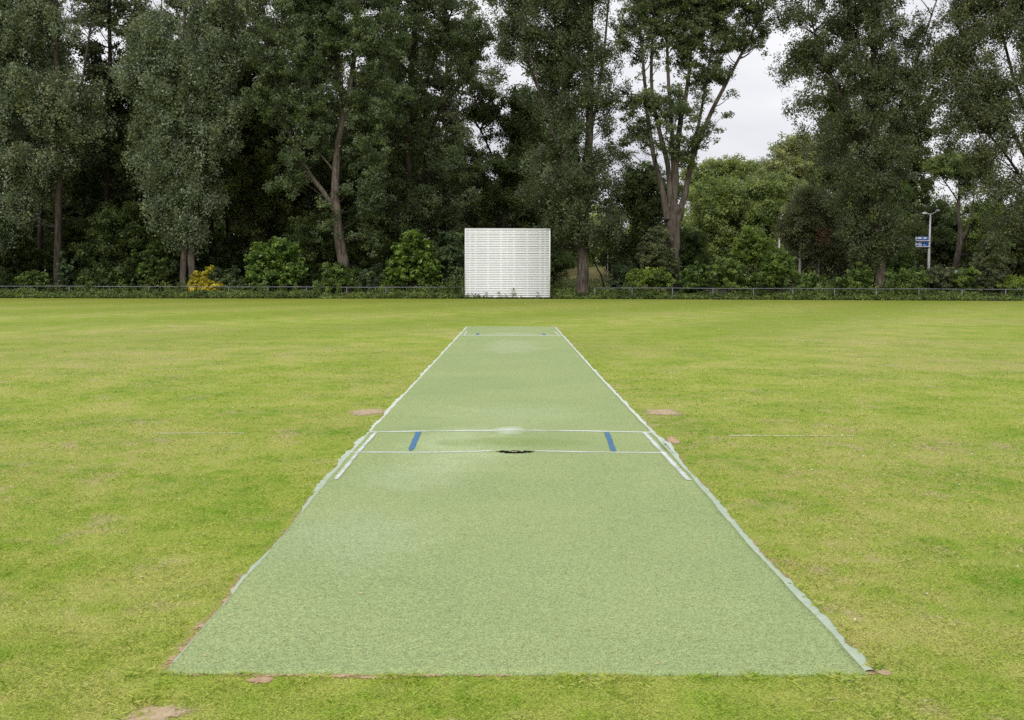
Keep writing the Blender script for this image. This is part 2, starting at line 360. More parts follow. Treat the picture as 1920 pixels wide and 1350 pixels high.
# lawn: a slightly rolling sheet that stops at the boundary fence
FENCE = [(-60, 80.9), (0, 80.5), (956, 79.3), (1920, 76.4), (2000, 76.1)]
def fence_Y(px): return float(np.interp(px, [a for a, _ in FENCE], [b for _, b in FENCE]))
EDGE = [(-1.0e3, 75.0), (-36, 75.6), (-12, 77.4), (0, 78.3), (8, 78.2), (22, 76.6), (36, 75.2), (1e3, 74)]
def edge_Y(x): return np.interp(x, [a for a, _ in EDGE], [b for _, b in EDGE])
mb = MB(); xs = np.concatenate([[-300], np.linspace(-60, 60, 121), [300]]); ey = edge_Y(xs)+0.12*np.sin(xs*3.1)+0.08*np.sin(xs*7.7)
rows = [(xs*0-40+0), xs*0-1.0, ey*0+40, ey]; v = np.vstack([np.stack([xs, r, xs*0], 1) for r in rows]); nx = len(xs)
f = np.array([[r*nx+q, r*nx+q+1, (r+1)*nx+q+1, (r+1)*nx+q] for r in range(3) for q in range(nx-1)])
o = link('lawn', mb.add(v, f).mesh('lawn'), M['lawn']); tag(o, 'mown yellow-green cricket field', 'lawn', kind='structure')

# ---------------------------------------------------------------- the artificial pitch
def XL(y): return np.interp(y, [4.1, 6.4, 8, 9.3, 17, 34], [-1.315, -1.325, -1.355, -1.365, -1.345, -1.30])   # turf edges
def XR(y): return np.interp(y, [4.1, 6.4, 8, 9.3, 17, 34], [1.378, 1.362, 1.385, 1.395, 1.37, 1.385])
Y0, Y1 = 4.12, 33.6
def mat_h(x, y):
    x = np.asarray(x, float); y = np.asarray(y, float); p = np.stack([x*1.1, y*0.7, x*0+2.5], -1)
    h = 0.009+0.005*(vnoise(p, 11)-0.5)+0.002*(vnoise(p*3.1, 12)-0.5)
    h = h+0.014*np.exp(-((y-10.6)/1.0)**2)*np.exp(-(x/1.1)**2)
    return h
def make_turf():
    m, N, L, B = newmat('artificial_turf'); pos = wpos(N); sp = nn(N, 'ShaderNodeSeparateXYZ'); L.new(pos, sp.inputs[0])
    X, Yv = sp.outputs[0], sp.outputs[1]
    def blob(cx, cy, rx, ry, soft=1.0):
        a = mth(N, L, 'DIVIDE', mth(N, L, 'SUBTRACT', X, cx), rx); b = mth(N, L, 'DIVIDE', mth(N, L, 'SUBTRACT', Yv, cy), ry)
        d = mth(N, L, 'ADD', mth(N, L, 'MULTIPLY', a, a), mth(N, L, 'MULTIPLY', b, b))
        nz = mth(N, L, 'MULTIPLY', mth(N, L, 'SUBTRACT', noise(N, L, pos, 2.6/max(rx, 0.2)**0.5, 3, 0.6), 0.5), 1.6)
        return mth(N, L, 'SUBTRACT', 1.0, mth(N, L, 'ADD', d, nz), clamp=True)
    mid = noise(N, L, pos, 0.55, 3, 0.5); m2 = noise(N, L, pos, 2.4, 4, 0.6)
    c = ramp(N, L, mid, [(0.36, (0.310, 0.400, 0.168)), (0.64, (0.350, 0.432, 0.183))])
    c = mix(N, L, ramp(N, L, m2, [(0.42, 0.0), (0.70, 0.22)]), c, (0.395, 0.465, 0.215))
    for (cx, cy, rx, ry, col, k) in [(-0.45, 9.6, 0.62, 1.5, (0.47, 0.56, 0.30), 0.7), (-0.75, 8.2, 0.5, 0.7, (0.45, 0.54, 0.31), 0.4),
                                     (0.0, 11.9, 1.1, 1.3, (0.42, 0.52, 0.27), 0.45), (0.05, 9.85, 0.75, 0.32, (0.255, 0.345, 0.105), 0.75),
                                     (0.05, 24.0, 0.7, 3.0, (0.44, 0.52, 0.30), 0.5), (0.05, 29.3, 0.75, 0.9, (0.47, 0.54, 0.30), 0.5),
                                     (-0.9, 6.3, 0.6, 0.9, (0.40, 0.49, 0.27), 0.5), (0.35, 5.4, 1.6, 0.9, (0.30, 0.40, 0.180), 0.2)]:
        c = mix(N, L, mth(N, L, 'MULTIPLY', blob(cx, cy, rx, ry), k), c, col)
    chalk = blob(0.0, 10.62, 0.17, 0.32); c = mix(N, L, mth(N, L, 'MULTIPLY', chalk, 0.75), c, (0.60, 0.68, 0.52))
    f1 = noise(N, L, pos, 150, 2, 0.7); f2 = noise(N, L, pos, 55, 3, 0.7)
    k1 = ramp(N, L, f1, [(0.34, 0.50), (0.5, 1.0), (0.68, 1.42)]); k2 = ramp(N, L, f2, [(0.3, 0.80), (0.5, 1.02), (0.7, 1.16)])
    c = mix(N, L, 1.0, mix(N, L, 1.0, c, k1, 'MULTIPLY'), k2, 'MULTIPLY')
    L.new(c, B.inputs['Base Color']); B.inputs['Roughness'].default_value = 0.85; B.inputs['Specular IOR Level'].default_value = 0.2
    bump(N, L, f1, 0.5, 0.008, B); return m
def paintmat(name, col, wear=0.45):
    m, N, L, B = newmat(name); pos = wpos(N); n1 = noise(N, L, pos, 110, 3, 0.8); n2 = noise(N, L, pos, 3.0, 3, 0.6)
    a = nn(N, 'ShaderNodeAttribute', attribute_name='rnd')          # 1 in the middle of the line, 0 at its frayed edge
    s = mth(N, L, 'ADD', mth(N, L, 'MULTIPLY', a.outputs['Fac'], 0.85), mth(N, L, 'MULTIPLY', mth(N, L, 'SUBTRACT', n2, wear), 1.5))
    al = mth(N, L, 'MULTIPLY', mth(N, L, 'ADD', s, mth(N, L, 'MULTIPLY', mth(N, L, 'SUBTRACT', n1, 0.58), 2.2)), 1.9, clamp=True)
    L.new(al, B.inputs['Alpha']); col = np.array(col)
    L.new(ramp(N, L, noise(N, L, pos, 60, 3, 0.7), [(0.3, tuple(col*0.82)), (0.65, tuple(np.minimum(col*1.08, 1)))]), B.inputs['Base Color']); B.inputs['Roughness'].default_value = 0.8
    return m
def fray(name, c0, c1, sc_, wear):
    m = paintmat(name, (0.5, 0.5, 0.5), wear); N, L = m.node_tree.nodes, m.node_tree.links; B = N['Principled BSDF']; pos = wpos(N)
    a = nn(N, 'ShaderNodeAttribute', attribute_name='rnd'); k1 = mth(N, L, 'MULTIPLY', mth(N, L, 'SUBTRACT', noise(N, L, pos, 7, 4, 0.7), wear), 3.0); k2 = mth(N, L, 'MULTIPLY', mth(N, L, 'SUBTRACT', noise(N, L, pos, 70, 3, 0.8), 0.5), 2.4)
    al = mth(N, L, 'MULTIPLY', mth(N, L, 'ADD', mth(N, L, 'ADD', k1, k2), mth(N, L, 'MULTIPLY_ADD', a.outputs['Fac'], 1.5, -0.35)), 2.2, clamp=True); L.new(al, B.inputs['Alpha'])
    n = noise(N, L, pos, sc_, 4, 0.7); L.new(ramp(N, L, n, [(0.3, c0), (0.7, c1)]), B.inputs['Base Color']); B.inputs['Roughness'].default_value = 0.95
    bump(N, L, n, 0.3, 0.004, B); return m
M['dirt'] = fray('bare_earth', (0.36, 0.26, 0.145), (0.58, 0.47, 0.30), 24, 0.52); M['clay'] = fray('red_base', (0.38, 0.235, 0.135), (0.58, 0.42, 0.26), 14, 0.53)
M['chalk_far'] = paintmat('far_line_paint', (0.74, 0.79, 0.74), 0.36); M['turf'] = make_turf(); M['chalk'] = paintmat('white_line_paint', (0.72, 0.77, 0.72), 0.56); M['blue'] = paintmat('blue_line_paint', (0.065, 0.19, 0.36), 0.45)
M['faded'] = paintmat('faded_line_paint', (0.62, 0.68, 0.52), 0.60)
m_, N_, L_, B_ = newmat('edge_strip'); n_ = noise(N_, L_, wpos(N_), 14, 4, 0.65); n2_ = noise(N_, L_, wpos(N_), 2.2, 4, 0.7)
c_ = ramp(N_, L_, n_, [(0.3, (0.36, 0.46, 0.33)), (0.7, (0.49, 0.56, 0.43))]); c_ = mix(N_, L_, ramp(N_, L_, n2_, [(0.62, 0.0), (0.68, 1.0)]), c_, (0.46, 0.27, 0.17))
sp_ = nn(N_, 'ShaderNodeSeparateXYZ'); L_.new(wpos(N_), sp_.inputs[0])
c_ = mix(N_, L_, mth(N_, L_, 'MULTIPLY', mth(N_, L_, 'SUBTRACT', sp_.outputs[1], 8.0), 0.3, clamp=True), c_, mix(N_, L_, ramp(N_, L_, n_, [(0.3, 0.0), (0.7, 1.0)]), (0.55, 0.62, 0.52), (0.68, 0.73, 0.64)))
L_.new(c_, B_.inputs['Base Color']); B_.inputs['Roughness'].default_value = 0.85; M['strip'] = m_

pitch = empty('cricket_pitch', (0, Y0, 0), 'long pale green artificial turf cricket pitch with white and blue crease lines', 'cricket pitch')
PO = np.array([0, Y0, 0])
HOLE = (-0.092, 0.185, 9.22, 9.36)
mb = grid('turf', 0, 0, Y0, Y1, 70, 620, mat_h, None, xf=lambda y: (XL(y)+0.006*math.sin(y*9), XR(y)+0.006*math.sin(y*7)))
v = np.vstack(mb.v); f = np.vstack(mb.f); cf = v[f].mean(1)
inh = ((cf[:, 0]-0.05)/0.135)**2+((cf[:, 1]-9.33)/0.05)**2 < 1
fe = f[~inh]
nxg = 70; nyg = 620                                                     # turned-down rim
rim = np.concatenate([np.arange(nxg), np.arange(1, nyg)*nxg+nxg-1, (nyg-1)*nxg+np.arange(nxg-2, -1, -1), np.arange(nyg-2, 0, -1)*nxg])
low = v[rim].copy(); low[:, 2] = 0.0; k = len(v); m_r = len(rim); q = np.arange(m_r)
fr = np.stack([rim, k+q, k+(q+1) % m_r, rim[(q+1) % m_r]], 1)
mb = MB().add(np.vstack([v, low]), np.vstack([fe, fr])); link('turf_surface', mb.mesh('turf_surface', PO), M['turf'], pitch, smooth=True)

def line(name, pts, width, mat, lift=0.003, step=0.04, nw=5, ends=True, hf=None):
    pts = np.array(pts, float); seg = np.linalg.norm(np.diff(pts, axis=0), axis=1); s = np.concatenate([[0], np.cumsum(seg)])
    n = max(3, int(s[-1]/step)); t = np.linspace(0, s[-1], n); c = np.stack([np.interp(t, s, pts[:, 0]), np.interp(t, s, pts[:, 1])], 1)
    d = np.gradient(c, axis=0); d /= np.linalg.norm(d, axis=1)[:, None]; nr = np.stack([-d[:, 1], d[:, 0]], 1)
    u = np.linspace(-1, 1, nw); vv = c[:, None]+nr[:, None]*(u[None, :, None]*width/2*1.3)
    z = (hf or mat_h)(vv[..., 0], vv[..., 1])+lift
    at = (1-np.abs(u)**2.2)[None]*np.ones((n, 1)); at[0] *= 0; at[-1] *= 0
    i = np.arange(n-1)[:, None]*nw; j = np.arange(nw-1)[None]
    f = np.stack([i+j, i+j+1, i+nw+j+1, i+nw+j], -1).reshape(-1, 4)
    return MB().add(np.dstack([vv, z]).reshape(-1, 3), f, 0, at.ravel())
def addline(name, pts, width, mat, label=None, lift=0.003):
    o = link(name, line(name, pts, width, mat, lift).mesh(name, PO), M[mat], pitch)
    if label: o['label'] = label
addline('popping_crease', [(-1.41, 10.52), (-0.6, 10.56), (0, 10.58), (0.7, 10.58), (1.43, 10.53)], 0.07, 'chalk', 'white line across the near end beyond the blue marks')
addline('bowling_crease', [(-1.41, 9.31), (-0.7, 9.31), (-0.3, 9.34), (-0.13, 9.40)], 0.052, 'chalk', 'white line left of the black hole')
addline('bowling_crease', [(0.195, 9.39), (0.6, 9.34), (1.38, 9.31)], 0.052, 'chalk', 'white line right of the black hole')
addline('return_crease', [(-1.30, 10.5), (-1.305, 9.3), (-1.295, 8.02)], 0.04, 'chalk', None, 0.006)
addline('return_crease', [(1.315, 10.5), (1.325, 9.3), (1.34, 8.02)], 0.048, 'chalk', None, 0.006)
addline('wide_line', [(-0.885, 10.52), (-0.86, 9.36)], 0.048, 'blue')
addline('wide_line', [(0.95, 10.52), (0.905, 9.36)], 0.048, 'blue')
addline('popping_crease', [(-1.31, 28.3), (1.40, 28.3)], 0.15, 'chalk_far', 'white line across the far end')
addline('bowling_crease', [(-0.75, 29.6), (0.9, 29.6)], 0.10, 'faded', 'worn white line between the far blue marks')
addline('return_crease', [(-1.20, 28.35), (-1.22, 30.6)], 0.035, 'chalk')
addline('return_crease', [(1.30, 28.35), (1.27, 30.6)], 0.035, 'chalk')
addline('wide_line', [(-0.86, 28.5), (-0.86, 29.3)], 0.085, 'blue')
addline('wide_line', [(0.93, 28.5), (0.90, 29.3)], 0.07, 'blue')
# ragged edging strips glued along both sides, the right one torn loose and folded near the crease
def strip(side):
    ys = np.arange(4.22 if side < 0 else 4.16, Y1-0.3, 0.022); n = len(ys)
    a = XL(ys)+0.004 if side < 0 else XR(ys)-0.004
    p = np.stack([ys*1.3, ys*0+side*5, ys*0+.5], -1); big = vnoise(p*1.7, 21); fin = vnoise(p*12, 22); saw = (ys*2.1+vnoise(p*0.8, 24)*2) % 1.0
    gap = np.clip((vnoise(np.stack([ys*2.6, ys*0+side*9, ys*0], -1), 26)-0.24)*6, 0.72 if side > 0 else np.where(ys < 8, 0.12, 0.6), 1); wd = (0.020+0.034*big+0.018*fin+0.016*saw)*gap
    if side > 0: wd = wd*0.80+0.004; wd = np.where(ys < 4.42, 0.046+0.012*np.sin(ys*22), wd)
    else: wd = wd-0.002; wd = np.where(ys < 7.6, wd*np.clip((big-0.22)*2.2, 0.12, 0.55), wd)
    wd = np.maximum(wd*(np.clip((ys-ys[0])/0.12+.1, 0, 1)**.5 if side < 0 else 1), 0.004)
    curl = np.zeros(n)
    if side > 0:
        curl = 0.055*np.clip(1-np.abs(ys-9.55)/0.75, 0, 1)
        a = a+0.0*ys
    us = np.array([0, 0.4, 0.8, 1.0, 1.0]); X = a[:, None]+side*wd[:, None]*us[None]
    Z = np.empty((n, 5)); hm = mat_h(a, ys)
    Z[:, 0] = hm*0.9; Z[:, 1] = 0.0105+0.002*fin+curl*0.35; Z[:, 2] = 0.010+0.002*fin+curl*0.9; Z[:, 3] = 0.008+curl; Z[:, 4] = np.where(curl > 0.01, curl*0.9, 0.0)
    X[:, 3] -= side*curl*0.25; X[:, 4] -= side*curl*0.9
    v = np.dstack([X, np.repeat(ys[:, None], 5, 1), Z]).reshape(-1, 3); i = np.arange(n-1)[:, None]*5; j = np.arange(4)[None]
    f = np.stack([i+j, i+j+1, i+5+j+1, i+5+j], -1).reshape(-1, 4); return MB().add(v, f)
o = link('edge_strip', strip(-1).mesh('edge_strip', PO), M['strip'], pitch); o['label'] = 'narrow frayed edging on the left side'
o = link('edge_strip', strip(1).mesh('edge_strip', PO), M['strip'], pitch); o['label'] = 'torn edging on the right side, curled up beside the crease'
# reddish base showing round the rim
mb = MB(); ys = np.arange(Y0+0.02, Y1+0.2, 0.05); p = np.stack([ys*2.4, ys*0, ys*0], -1)
for s_, e in ((-1, XL), (1, XR)):
    wd = 0.025+0.060*vnoise(p+s_*3, 31)**1.5+0.02*vnoise(p*6, 33); a = e(ys)-s_*0.1; b = e(ys)+s_*(wd+(0.02 if s_ > 0 else 0.0))
    v = np.vstack([np.stack([a, ys, ys*0+0.003], 1), np.stack([b, ys, ys*0+0.003], 1)]); n = len(ys); q = np.arange(n-1)
    mb.add(v, np.stack([q, q+n, q+n+1, q+1], 1), 0, np.concatenate([np.ones(n)*1.4, np.zeros(n)]))
xs_ = np.arange(-1.22, 1.28, 0.02); yy = Y0-0.004-0.040*vnoise(np.stack([xs_*3.3, xs_*0+3, xs_*0], -1), 34)**1.3-0.012*vnoise(np.stack([xs_*21, xs_*0+3, xs_*0], -1), 35)
v = np.vstack([np.stack([xs_, xs_*0+Y0+0.1, xs_*0+0.0045], 1), np.stack([xs_, yy, xs_*0+0.0045], 1)]); n = len(xs_); q = np.arange(n-1)
mb.add(v, np.stack([q, q+n, q+n+1, q+1], 1), 0, np.concatenate([np.ones(n)*1.6, np.ones(n)*0.1]))
o = link('pitch_base', mb.mesh('pitch_base'), M['clay']); tag(o, 'reddish gritty base showing along the rim of the pitch', 'pitch base', kind='structure')
# the torn stump hole in the crease
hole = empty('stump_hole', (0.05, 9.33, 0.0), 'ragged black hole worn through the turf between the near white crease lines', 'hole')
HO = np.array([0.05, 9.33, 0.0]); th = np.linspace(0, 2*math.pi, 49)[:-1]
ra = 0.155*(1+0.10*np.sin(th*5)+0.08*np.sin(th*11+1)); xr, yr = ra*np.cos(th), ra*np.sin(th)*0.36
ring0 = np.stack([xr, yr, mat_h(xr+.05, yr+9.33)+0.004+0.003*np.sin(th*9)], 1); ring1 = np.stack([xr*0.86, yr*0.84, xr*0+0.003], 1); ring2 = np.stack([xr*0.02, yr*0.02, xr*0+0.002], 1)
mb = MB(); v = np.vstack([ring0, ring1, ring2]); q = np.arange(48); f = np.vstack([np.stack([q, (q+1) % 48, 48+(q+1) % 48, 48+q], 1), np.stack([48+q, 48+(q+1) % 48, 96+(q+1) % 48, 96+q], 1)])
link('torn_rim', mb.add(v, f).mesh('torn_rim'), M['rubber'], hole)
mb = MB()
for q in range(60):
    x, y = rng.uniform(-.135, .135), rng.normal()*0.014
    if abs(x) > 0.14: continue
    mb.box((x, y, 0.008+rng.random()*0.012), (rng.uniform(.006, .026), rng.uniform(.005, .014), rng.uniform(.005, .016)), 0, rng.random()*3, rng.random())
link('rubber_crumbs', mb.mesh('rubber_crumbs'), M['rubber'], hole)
for q in range(4): link('clay_lump', MB().box((rng.uniform(-.06, .08), rng.uniform(-.025, .01), 0.020), (rng.uniform(.014, .032), .009, .006), 0, rng.normal()*0.3).mesh('clay_lump'), M['litter'], hole)

# faint remains of the crease line on the lawn either side of the pitch
M['trace'] = paintmat('worn_line_trace', (0.56, 0.56, 0.36), 0.60)
for pts, lb in (([(-3.45, 10.46), (-2.55, 10.5)], 'faint worn line on the lawn left of the pitch'), ([(2.1, 10.42), (3.35, 10.40)], 'faint worn line on the lawn right of the pitch')):
    o = link('line_trace', line('line_trace', pts, 0.07, None, 0.004, hf=lambda x, y: x*0).mesh('line_trace'), M['trace']); tag(o, lb, 'line', kind='structure')
# bare patches
def patch(name, px, py, rx, ry, label, mat='dirt', seed=0, z=0.0025):
    cx, cy = G(px, py); a = rx/F*cy; b = abs(G(px, py-ry)[1]-G(px, py+ry)[1])/2; rr = np.random.default_rng(seed)
    th = np.linspace(0, 2*math.pi, 97)[:-1]; k = 1+sum(rr.normal()*0.30/n**1.15*np.sin(n*th+rr.random()*6) for n in range(2, 24))
    k = np.clip(k, 0.35, 1.6); v = np.stack([a*k*np.cos(th), b*k*np.sin(th), th*0+z], 1); v = np.vstack([v, v*[0.5, 0.5, 1]+[0, 0, .001], v*[0.01, 0.01, 1]+[0, 0, 0.001]]); q = np.arange(96); q2 = (q+1) % 96
    o = link(name, MB().add(v, np.vstack([np.stack([q, q2, 96+q2, 96+q], 1), np.stack([96+q, 96+q2, 192+q2, 192+q], 1)]), 0, np.concatenate([np.zeros(96)-.15, np.ones(96)*.75, np.ones(96)])).mesh(name), M[mat], loc=(cx, cy, 0))
    return tag(o, label, 'dirt patch', kind='structure'), (cx, cy, a, b)
PATCH = [patch('dirt_patch', 690, 773, 46, 8.5, 'bare earth patch left of the pitch', 'dirt', 1)[1],
         patch('dirt_patch', 1242, 773, 46, 8.5, 'bare earth patch right of the pitch', 'dirt', 2)[1],
         patch('dirt_patch', 1262, 826, 13, 14, 'reddish earth beside the torn edging', 'clay', 3)[1],
         patch('dirt_patch', 285, 1343, 80, 30, 'bare grey-brown earth at the near left corner', 'dirt', 4)[1],
         patch('dirt_patch', 1660, 1262, 18, 8, 'small earth hollow at the near right corner', 'dirt', 5)[1],
         patch('dirt_patch', 1563, 1311, 16, 4, 'small scuffed earth spot near the right corner', 'dirt', 6)[1],
         patch('dirt_patch', 490, 1277, 36, 9, 'reddish scrape in front of the pitch', 'clay', 7)[1],
         patch('dirt_patch', 712, 1272, 60, 3, 'reddish gap along the front of the pitch', 'clay', 8)[1]]

# ---------------------------------------------------------------- near grass, blade by blade
def grass():
    rr = np.random.default_rng(5); mb = MB()
    def scatter(ya, yb, dens, ln, wd, xm):
        area = (yb-ya)*2*xm; n = int(area*dens); return rr.uniform(-xm, xm, n), rr.uniform(ya, yb, n), ln, wd
    xs, ys, ls, ws = [], [], [], []
    for ya, yb, dens, ln, wd in [(3.4, 4.6, 16000, .015, .0023), (4.6, 6.2, 9500, .016, .0028), (6.2, 8.5, 5000, .017, .0037), (8.5, 12, 2200, .019, .0052), (12, 18, 520, .024, .009), (18, 30, 130, .028, .012)]:
        x, y, l, w_ = scatter(ya, yb, dens, ln, wd, yb*0.52+0.9); k = (np.abs(x) < y*0.50+0.85) & (rr.random(len(x)) < np.clip((31-y)/14, 0, 1))
        xs.append(x[k]); ys.append(y[k]); ls.append(np.full(k.sum(), l)); ws.append(np.full(k.sum(), w_))
    x, y, l, w_ = map(np.concatenate, (xs, ys, ls, ws))
    p = np.stack([x*22, y*22, x*0], -1); ed = 0.050*(vnoise(p*0.30, 41))+0.014*vnoise(p*2, 44)
    sL = XL(y)-0.010-ed*1.1; sR = XR(y)+0.018+ed*0.95
    front = Y0-0.012+0.035*(vnoise(np.stack([x*3, x*0, x*0], -1), 42)-0.5)
    on = (y > front) & (y < Y1) & (x > sL) & (x < sR); keep = ~on
    for cx, cy, a, b in PATCH:
        d = ((x-cx)/(a*1.0))**2+((y-cy)/(b*1.0))**2+1.6*(vnoise(np.stack([x*16, y*16, x*0+3], -1), 46)-0.5); keep &= (d > 0.85) | (rr.random(len(x)) < np.clip(d+0.1, 0, 1)*0.35)
    thin = vnoise(np.stack([x*5, y*5, x*0], -1), 45); keep &= (rr.random(len(x)) < np.clip(thin*2.6-0.15, 0.12, 1))
    x, y, l, w_ = x[keep], y[keep], l[keep], w_[keep]
    near = np.exp(-np.clip(np.minimum(np.abs(x-XL(y)), np.abs(x-XR(y))), 0, 1)/0.06)*(y < Y1)+np.exp(-np.abs(y-Y0)/0.07)*(np.abs(x) < 1.45)
    tuft = vnoise(np.stack([x*14, y*14, x*0+7], -1), 43)
    l = l*0.80*(0.55+0.9*tuft)*rr.uniform(0.7, 1.3, len(x))*(1+0.9*np.clip(near, 0, 1)*(tuft > 0.5))
    an = rr.random(len(x))*2*math.pi; le = rr.normal(0, 0.8, (len(x), 2)); hx, hy = np.cos(an)*w_/2, np.sin(an)*w_/2
    b0 = np.stack([x-hx, y-hy, x*0+0.003], 1); b1 = np.stack([x+hx, y+hy, x*0+0.003], 1)
    mid = np.stack([x+le[:, 0]*l*0.3, y+le[:, 1]*l*0.3, l*0.42+0.003], 1); tip = np.stack([x+le[:, 0]*l*0.95, y+le[:, 1]*l*0.95, l*0.62+0.003], 1)
    hw = np.stack([hx, hy, hx*0], 1)*0.75
    v = np.stack([b0, b1, mid+hw, tip], 1).reshape(-1, 3); n = len(x)
    rn = np.clip(rr.random(n)**1.1*1.0+0.1*(tuft-0.5), 0, 1); mb.add(v, np.arange(n*4).reshape(n, 4), 0, np.repeat(rn, 4))
    return mb.mesh('grass')
o = link('grass', grass(), M['blade']); tag(o, 'short mown grass blades around the near end of the pitch', 'grass', kind='stuff')
# litter on turf, clover heads in the lawn
mb = MB(); rr = np.random.default_rng(9); n = 130
x = rr.uniform(-1.28, 1.32, n); y = 4.2+rr.random(n)**1.8*14; c = np.stack([x, y, mat_h(x, y)+0.006], 1); leaves(mb, c, np.array([0, 0, 2.0]), 0.016+0.0012*y[0], 0, rr, 0.4)
o = link('leaf_litter', mb.mesh('leaf_litter'), M['litter']); tag(o, 'scattered dry leaf bits lying on the turf', 'leaf litter', kind='stuff')
mb = MB(); n = 1100; y = 4+rr.random(n)**0.9*72; x = rr.uniform(-0.5, 0.5, n)*y; k = ~((x > -1.5) & (x < 1.5) & (y < Y1)); x, y = x[k], y[k]
c = np.stack([x, y, x*0+0.022], 1); dens = vnoise(np.stack([x*0.15, y*0.1, x*0], -1), 51) > 0.42; c = c[dens]
for lo, hi, sz in ((0, 10, .011), (10, 25, .016), (25, 50, .022), (50, 90, .030)):
    q = c[(c[:, 1] >= lo) & (c[:, 1] < hi)]
    if len(q): leaves(mb, q, np.array([0, -0.3, 0.8]), sz, 0, rr, 0.9)
o = link('clover_flowers', mb.mesh('clover_flowers'), M['petal']); tag(o, 'tiny white clover heads dotted over the lawn', 'clover', kind='stuff')

# ---------------------------------------------------------------- sight screen
SY = 78.4
s0, s1 = P(872, 557.3, SY), P(1031, 430, SY); sx0, sx1, sz0, sz1 = s0[0], s1[0], s0[2], s1[2]; SO = np.array([(sx0+sx1)/2, SY, 0])
scr = empty('sight_screen', SO, 'large white slatted sight screen standing at the field edge', 'sight screen')
ns = 39; pitch_ = (sz1-sz0)/ns; rr = np.random.default_rng(3)
proto = MB().box((0, 0, 0), (sx1-sx0-0.03, 0.022, pitch_-0.019)).mesh('slat')
for q in range(ns):
    o = link('slat', proto, M['white'] if q == 0 else [], scr, loc=(0, rr.normal()*0.002, sz0+(q+0.5)*pitch_+rr.normal()*0.003)); o.rotation_euler = (R(-4), rr.normal()*0.0006, 0)
for px in (881, 891.5, 915, 939.5, 951, 963.5, 988.5, 1013, 1022):
    x = P(px, 500, SY)[0]-SO[0]; link('batten', MB().box((x, 0.022, (sz0+sz1)/2), (0.15 if px != 951 else 0.06, 0.045, sz1-sz0)).mesh('batten'), M['white_batten'], scr)
for x in (sx0-SO[0], sx1-SO[0]): link('side_frame', MB().box((x, 0.02, (sz0+sz1)/2), (0.045, 0.10, sz1-sz0+0.01)).mesh('side_frame'), M['white'], scr)
link('top_rail', MB().box((0, 0.02, sz1+0.035), (sx1-sx0+0.05, 0.10, 0.05)).mesh('top_rail'), M['white'], scr)
for x in (-2.6, -0.9, 0.9, 2.6):
    link('support_leg', MB().tube([(x, 0.09, sz1-0.7), (x, 1.5, 0.05)], 0.045, 8).mesh('support_leg'), M['galv'], scr)
    link('foot_beam', MB().box((x, 0.75, 0.055), (0.09, 1.7, 0.09)).mesh('foot_beam'), M['galv'], scr)

# ---------------------------------------------------------------- boundary fence: two runs of tubular rail on posts
def fence(name, posts, label, mat='galv', skip=()):
    pts = [P(px, VY, fence_Y(px)) for px in posts]; o0 = np.array([pts[0][0], pts[0][1], 0]); root = empty(name, o0, label, 'fence', 'rail fences along the boundary')
    def rz(x): return 0.80+0.012*math.sin(x*0.7)
    rail = MB(); rail.tube([np.array([p[0], p[1], rz(p[0])]) for p in pts], 0.027, 8); link('rail', rail.mesh('rail', o0), M[mat], root)
    for k, p in enumerate(pts):
        if k in skip: continue
        m_ = MB(); m_.tube([np.array([p[0], p[1], -0.1]), np.array([p[0]+rng.normal()*0.008, p[1], rz(p[0])-0.02])], 0.032, 8); link('post', m_.mesh('post', o0), M[mat], root)
fence('boundary_fence', [-92, -17, 57, 130, 205, 279, 354, 429, 502, 575, 650, 724, 798, 868], 'grey tubular rail fence left of the white sight screen')
fence('boundary_fence', [1115, 1185, 1261, 1337, 1413, 1487, 1565, 1643, 1723, 1804, 1886, 1968], 'grey tubular rail fence right of the white sight screen')
#==PLANTS==
# ---------------------------------------------------------------- trees of the front row
LIM = 'tall trees lining the boundary'
tree('poplar_tree', 'tall silver-leaved tree near the left edge with a dim straight trunk', 'tree', 108, 83,
     [[(108, 560, .30), (110, 400, .27), (112, 250, .24), (104, 80, .2), (100, -80, .14)], [(110, 330, .12), (60, 200, .1), (30, 60, .06)], [(110, 300, .12), (150, 180, .1), (170, 40, .06)]],
     [(75, 25, 75, 100), (60, 160, 90, 100), (130, 210, 65, 90), (60, 290, 75, 70), (10, 380, 45, 70), (20, 60, 50, 120), (40, 380, 45, 50)], 60000, .15, 'silver', 'bark_dark', LIM, seed=2, droop=.25, open_=.40)
tree('poplar_tree', 'dim silver-grey tree mostly cut off by the left edge, its foliage hanging low', 'tree', -45, 82,
     [[(-45, 560, .35), (-45, 300, .28), (-40, -80, .15)]], [(-40, 60, 60, 130), (-30, 250, 60, 100), (-10, 400, 45, 60)], 30000, .15, 'silver', 'bark_dark', LIM, seed=3, droop=.3)
tree('poplar_tree', 'broad silvery grey-green tree with twin reddish trunks behind the yellow bush', 'tree', 353, 82.2,
     [[(361, 560, .29), (360, 440, .26), (354, 300, .25), (345, 120, .18), (345, 20, .1)], [(345, 566, .27), (343, 510, .24), (346, 460, .2), (351, 415, .16)], [(354, 330, .16), (300, 200, .12), (270, 80, .07)], [(354, 320, .16), (400, 200, .12), (420, 40, .08), (425, -60, .05)]],
     [(300, 60, 65, 45), (330, 150, 108, 75), (350, 235, 100, 70), (330, 310, 82, 70), (345, 380, 72, 55), (350, 430, 45, 30), (400, 90, 75, 90), (420, 0, 70, 60), (420, 200, 45, 90), (255, 120, 35, 55)], 90000, .145, 'silver', 'bark', LIM, seed=4, droop=.3, open_=.30, sig=.19)
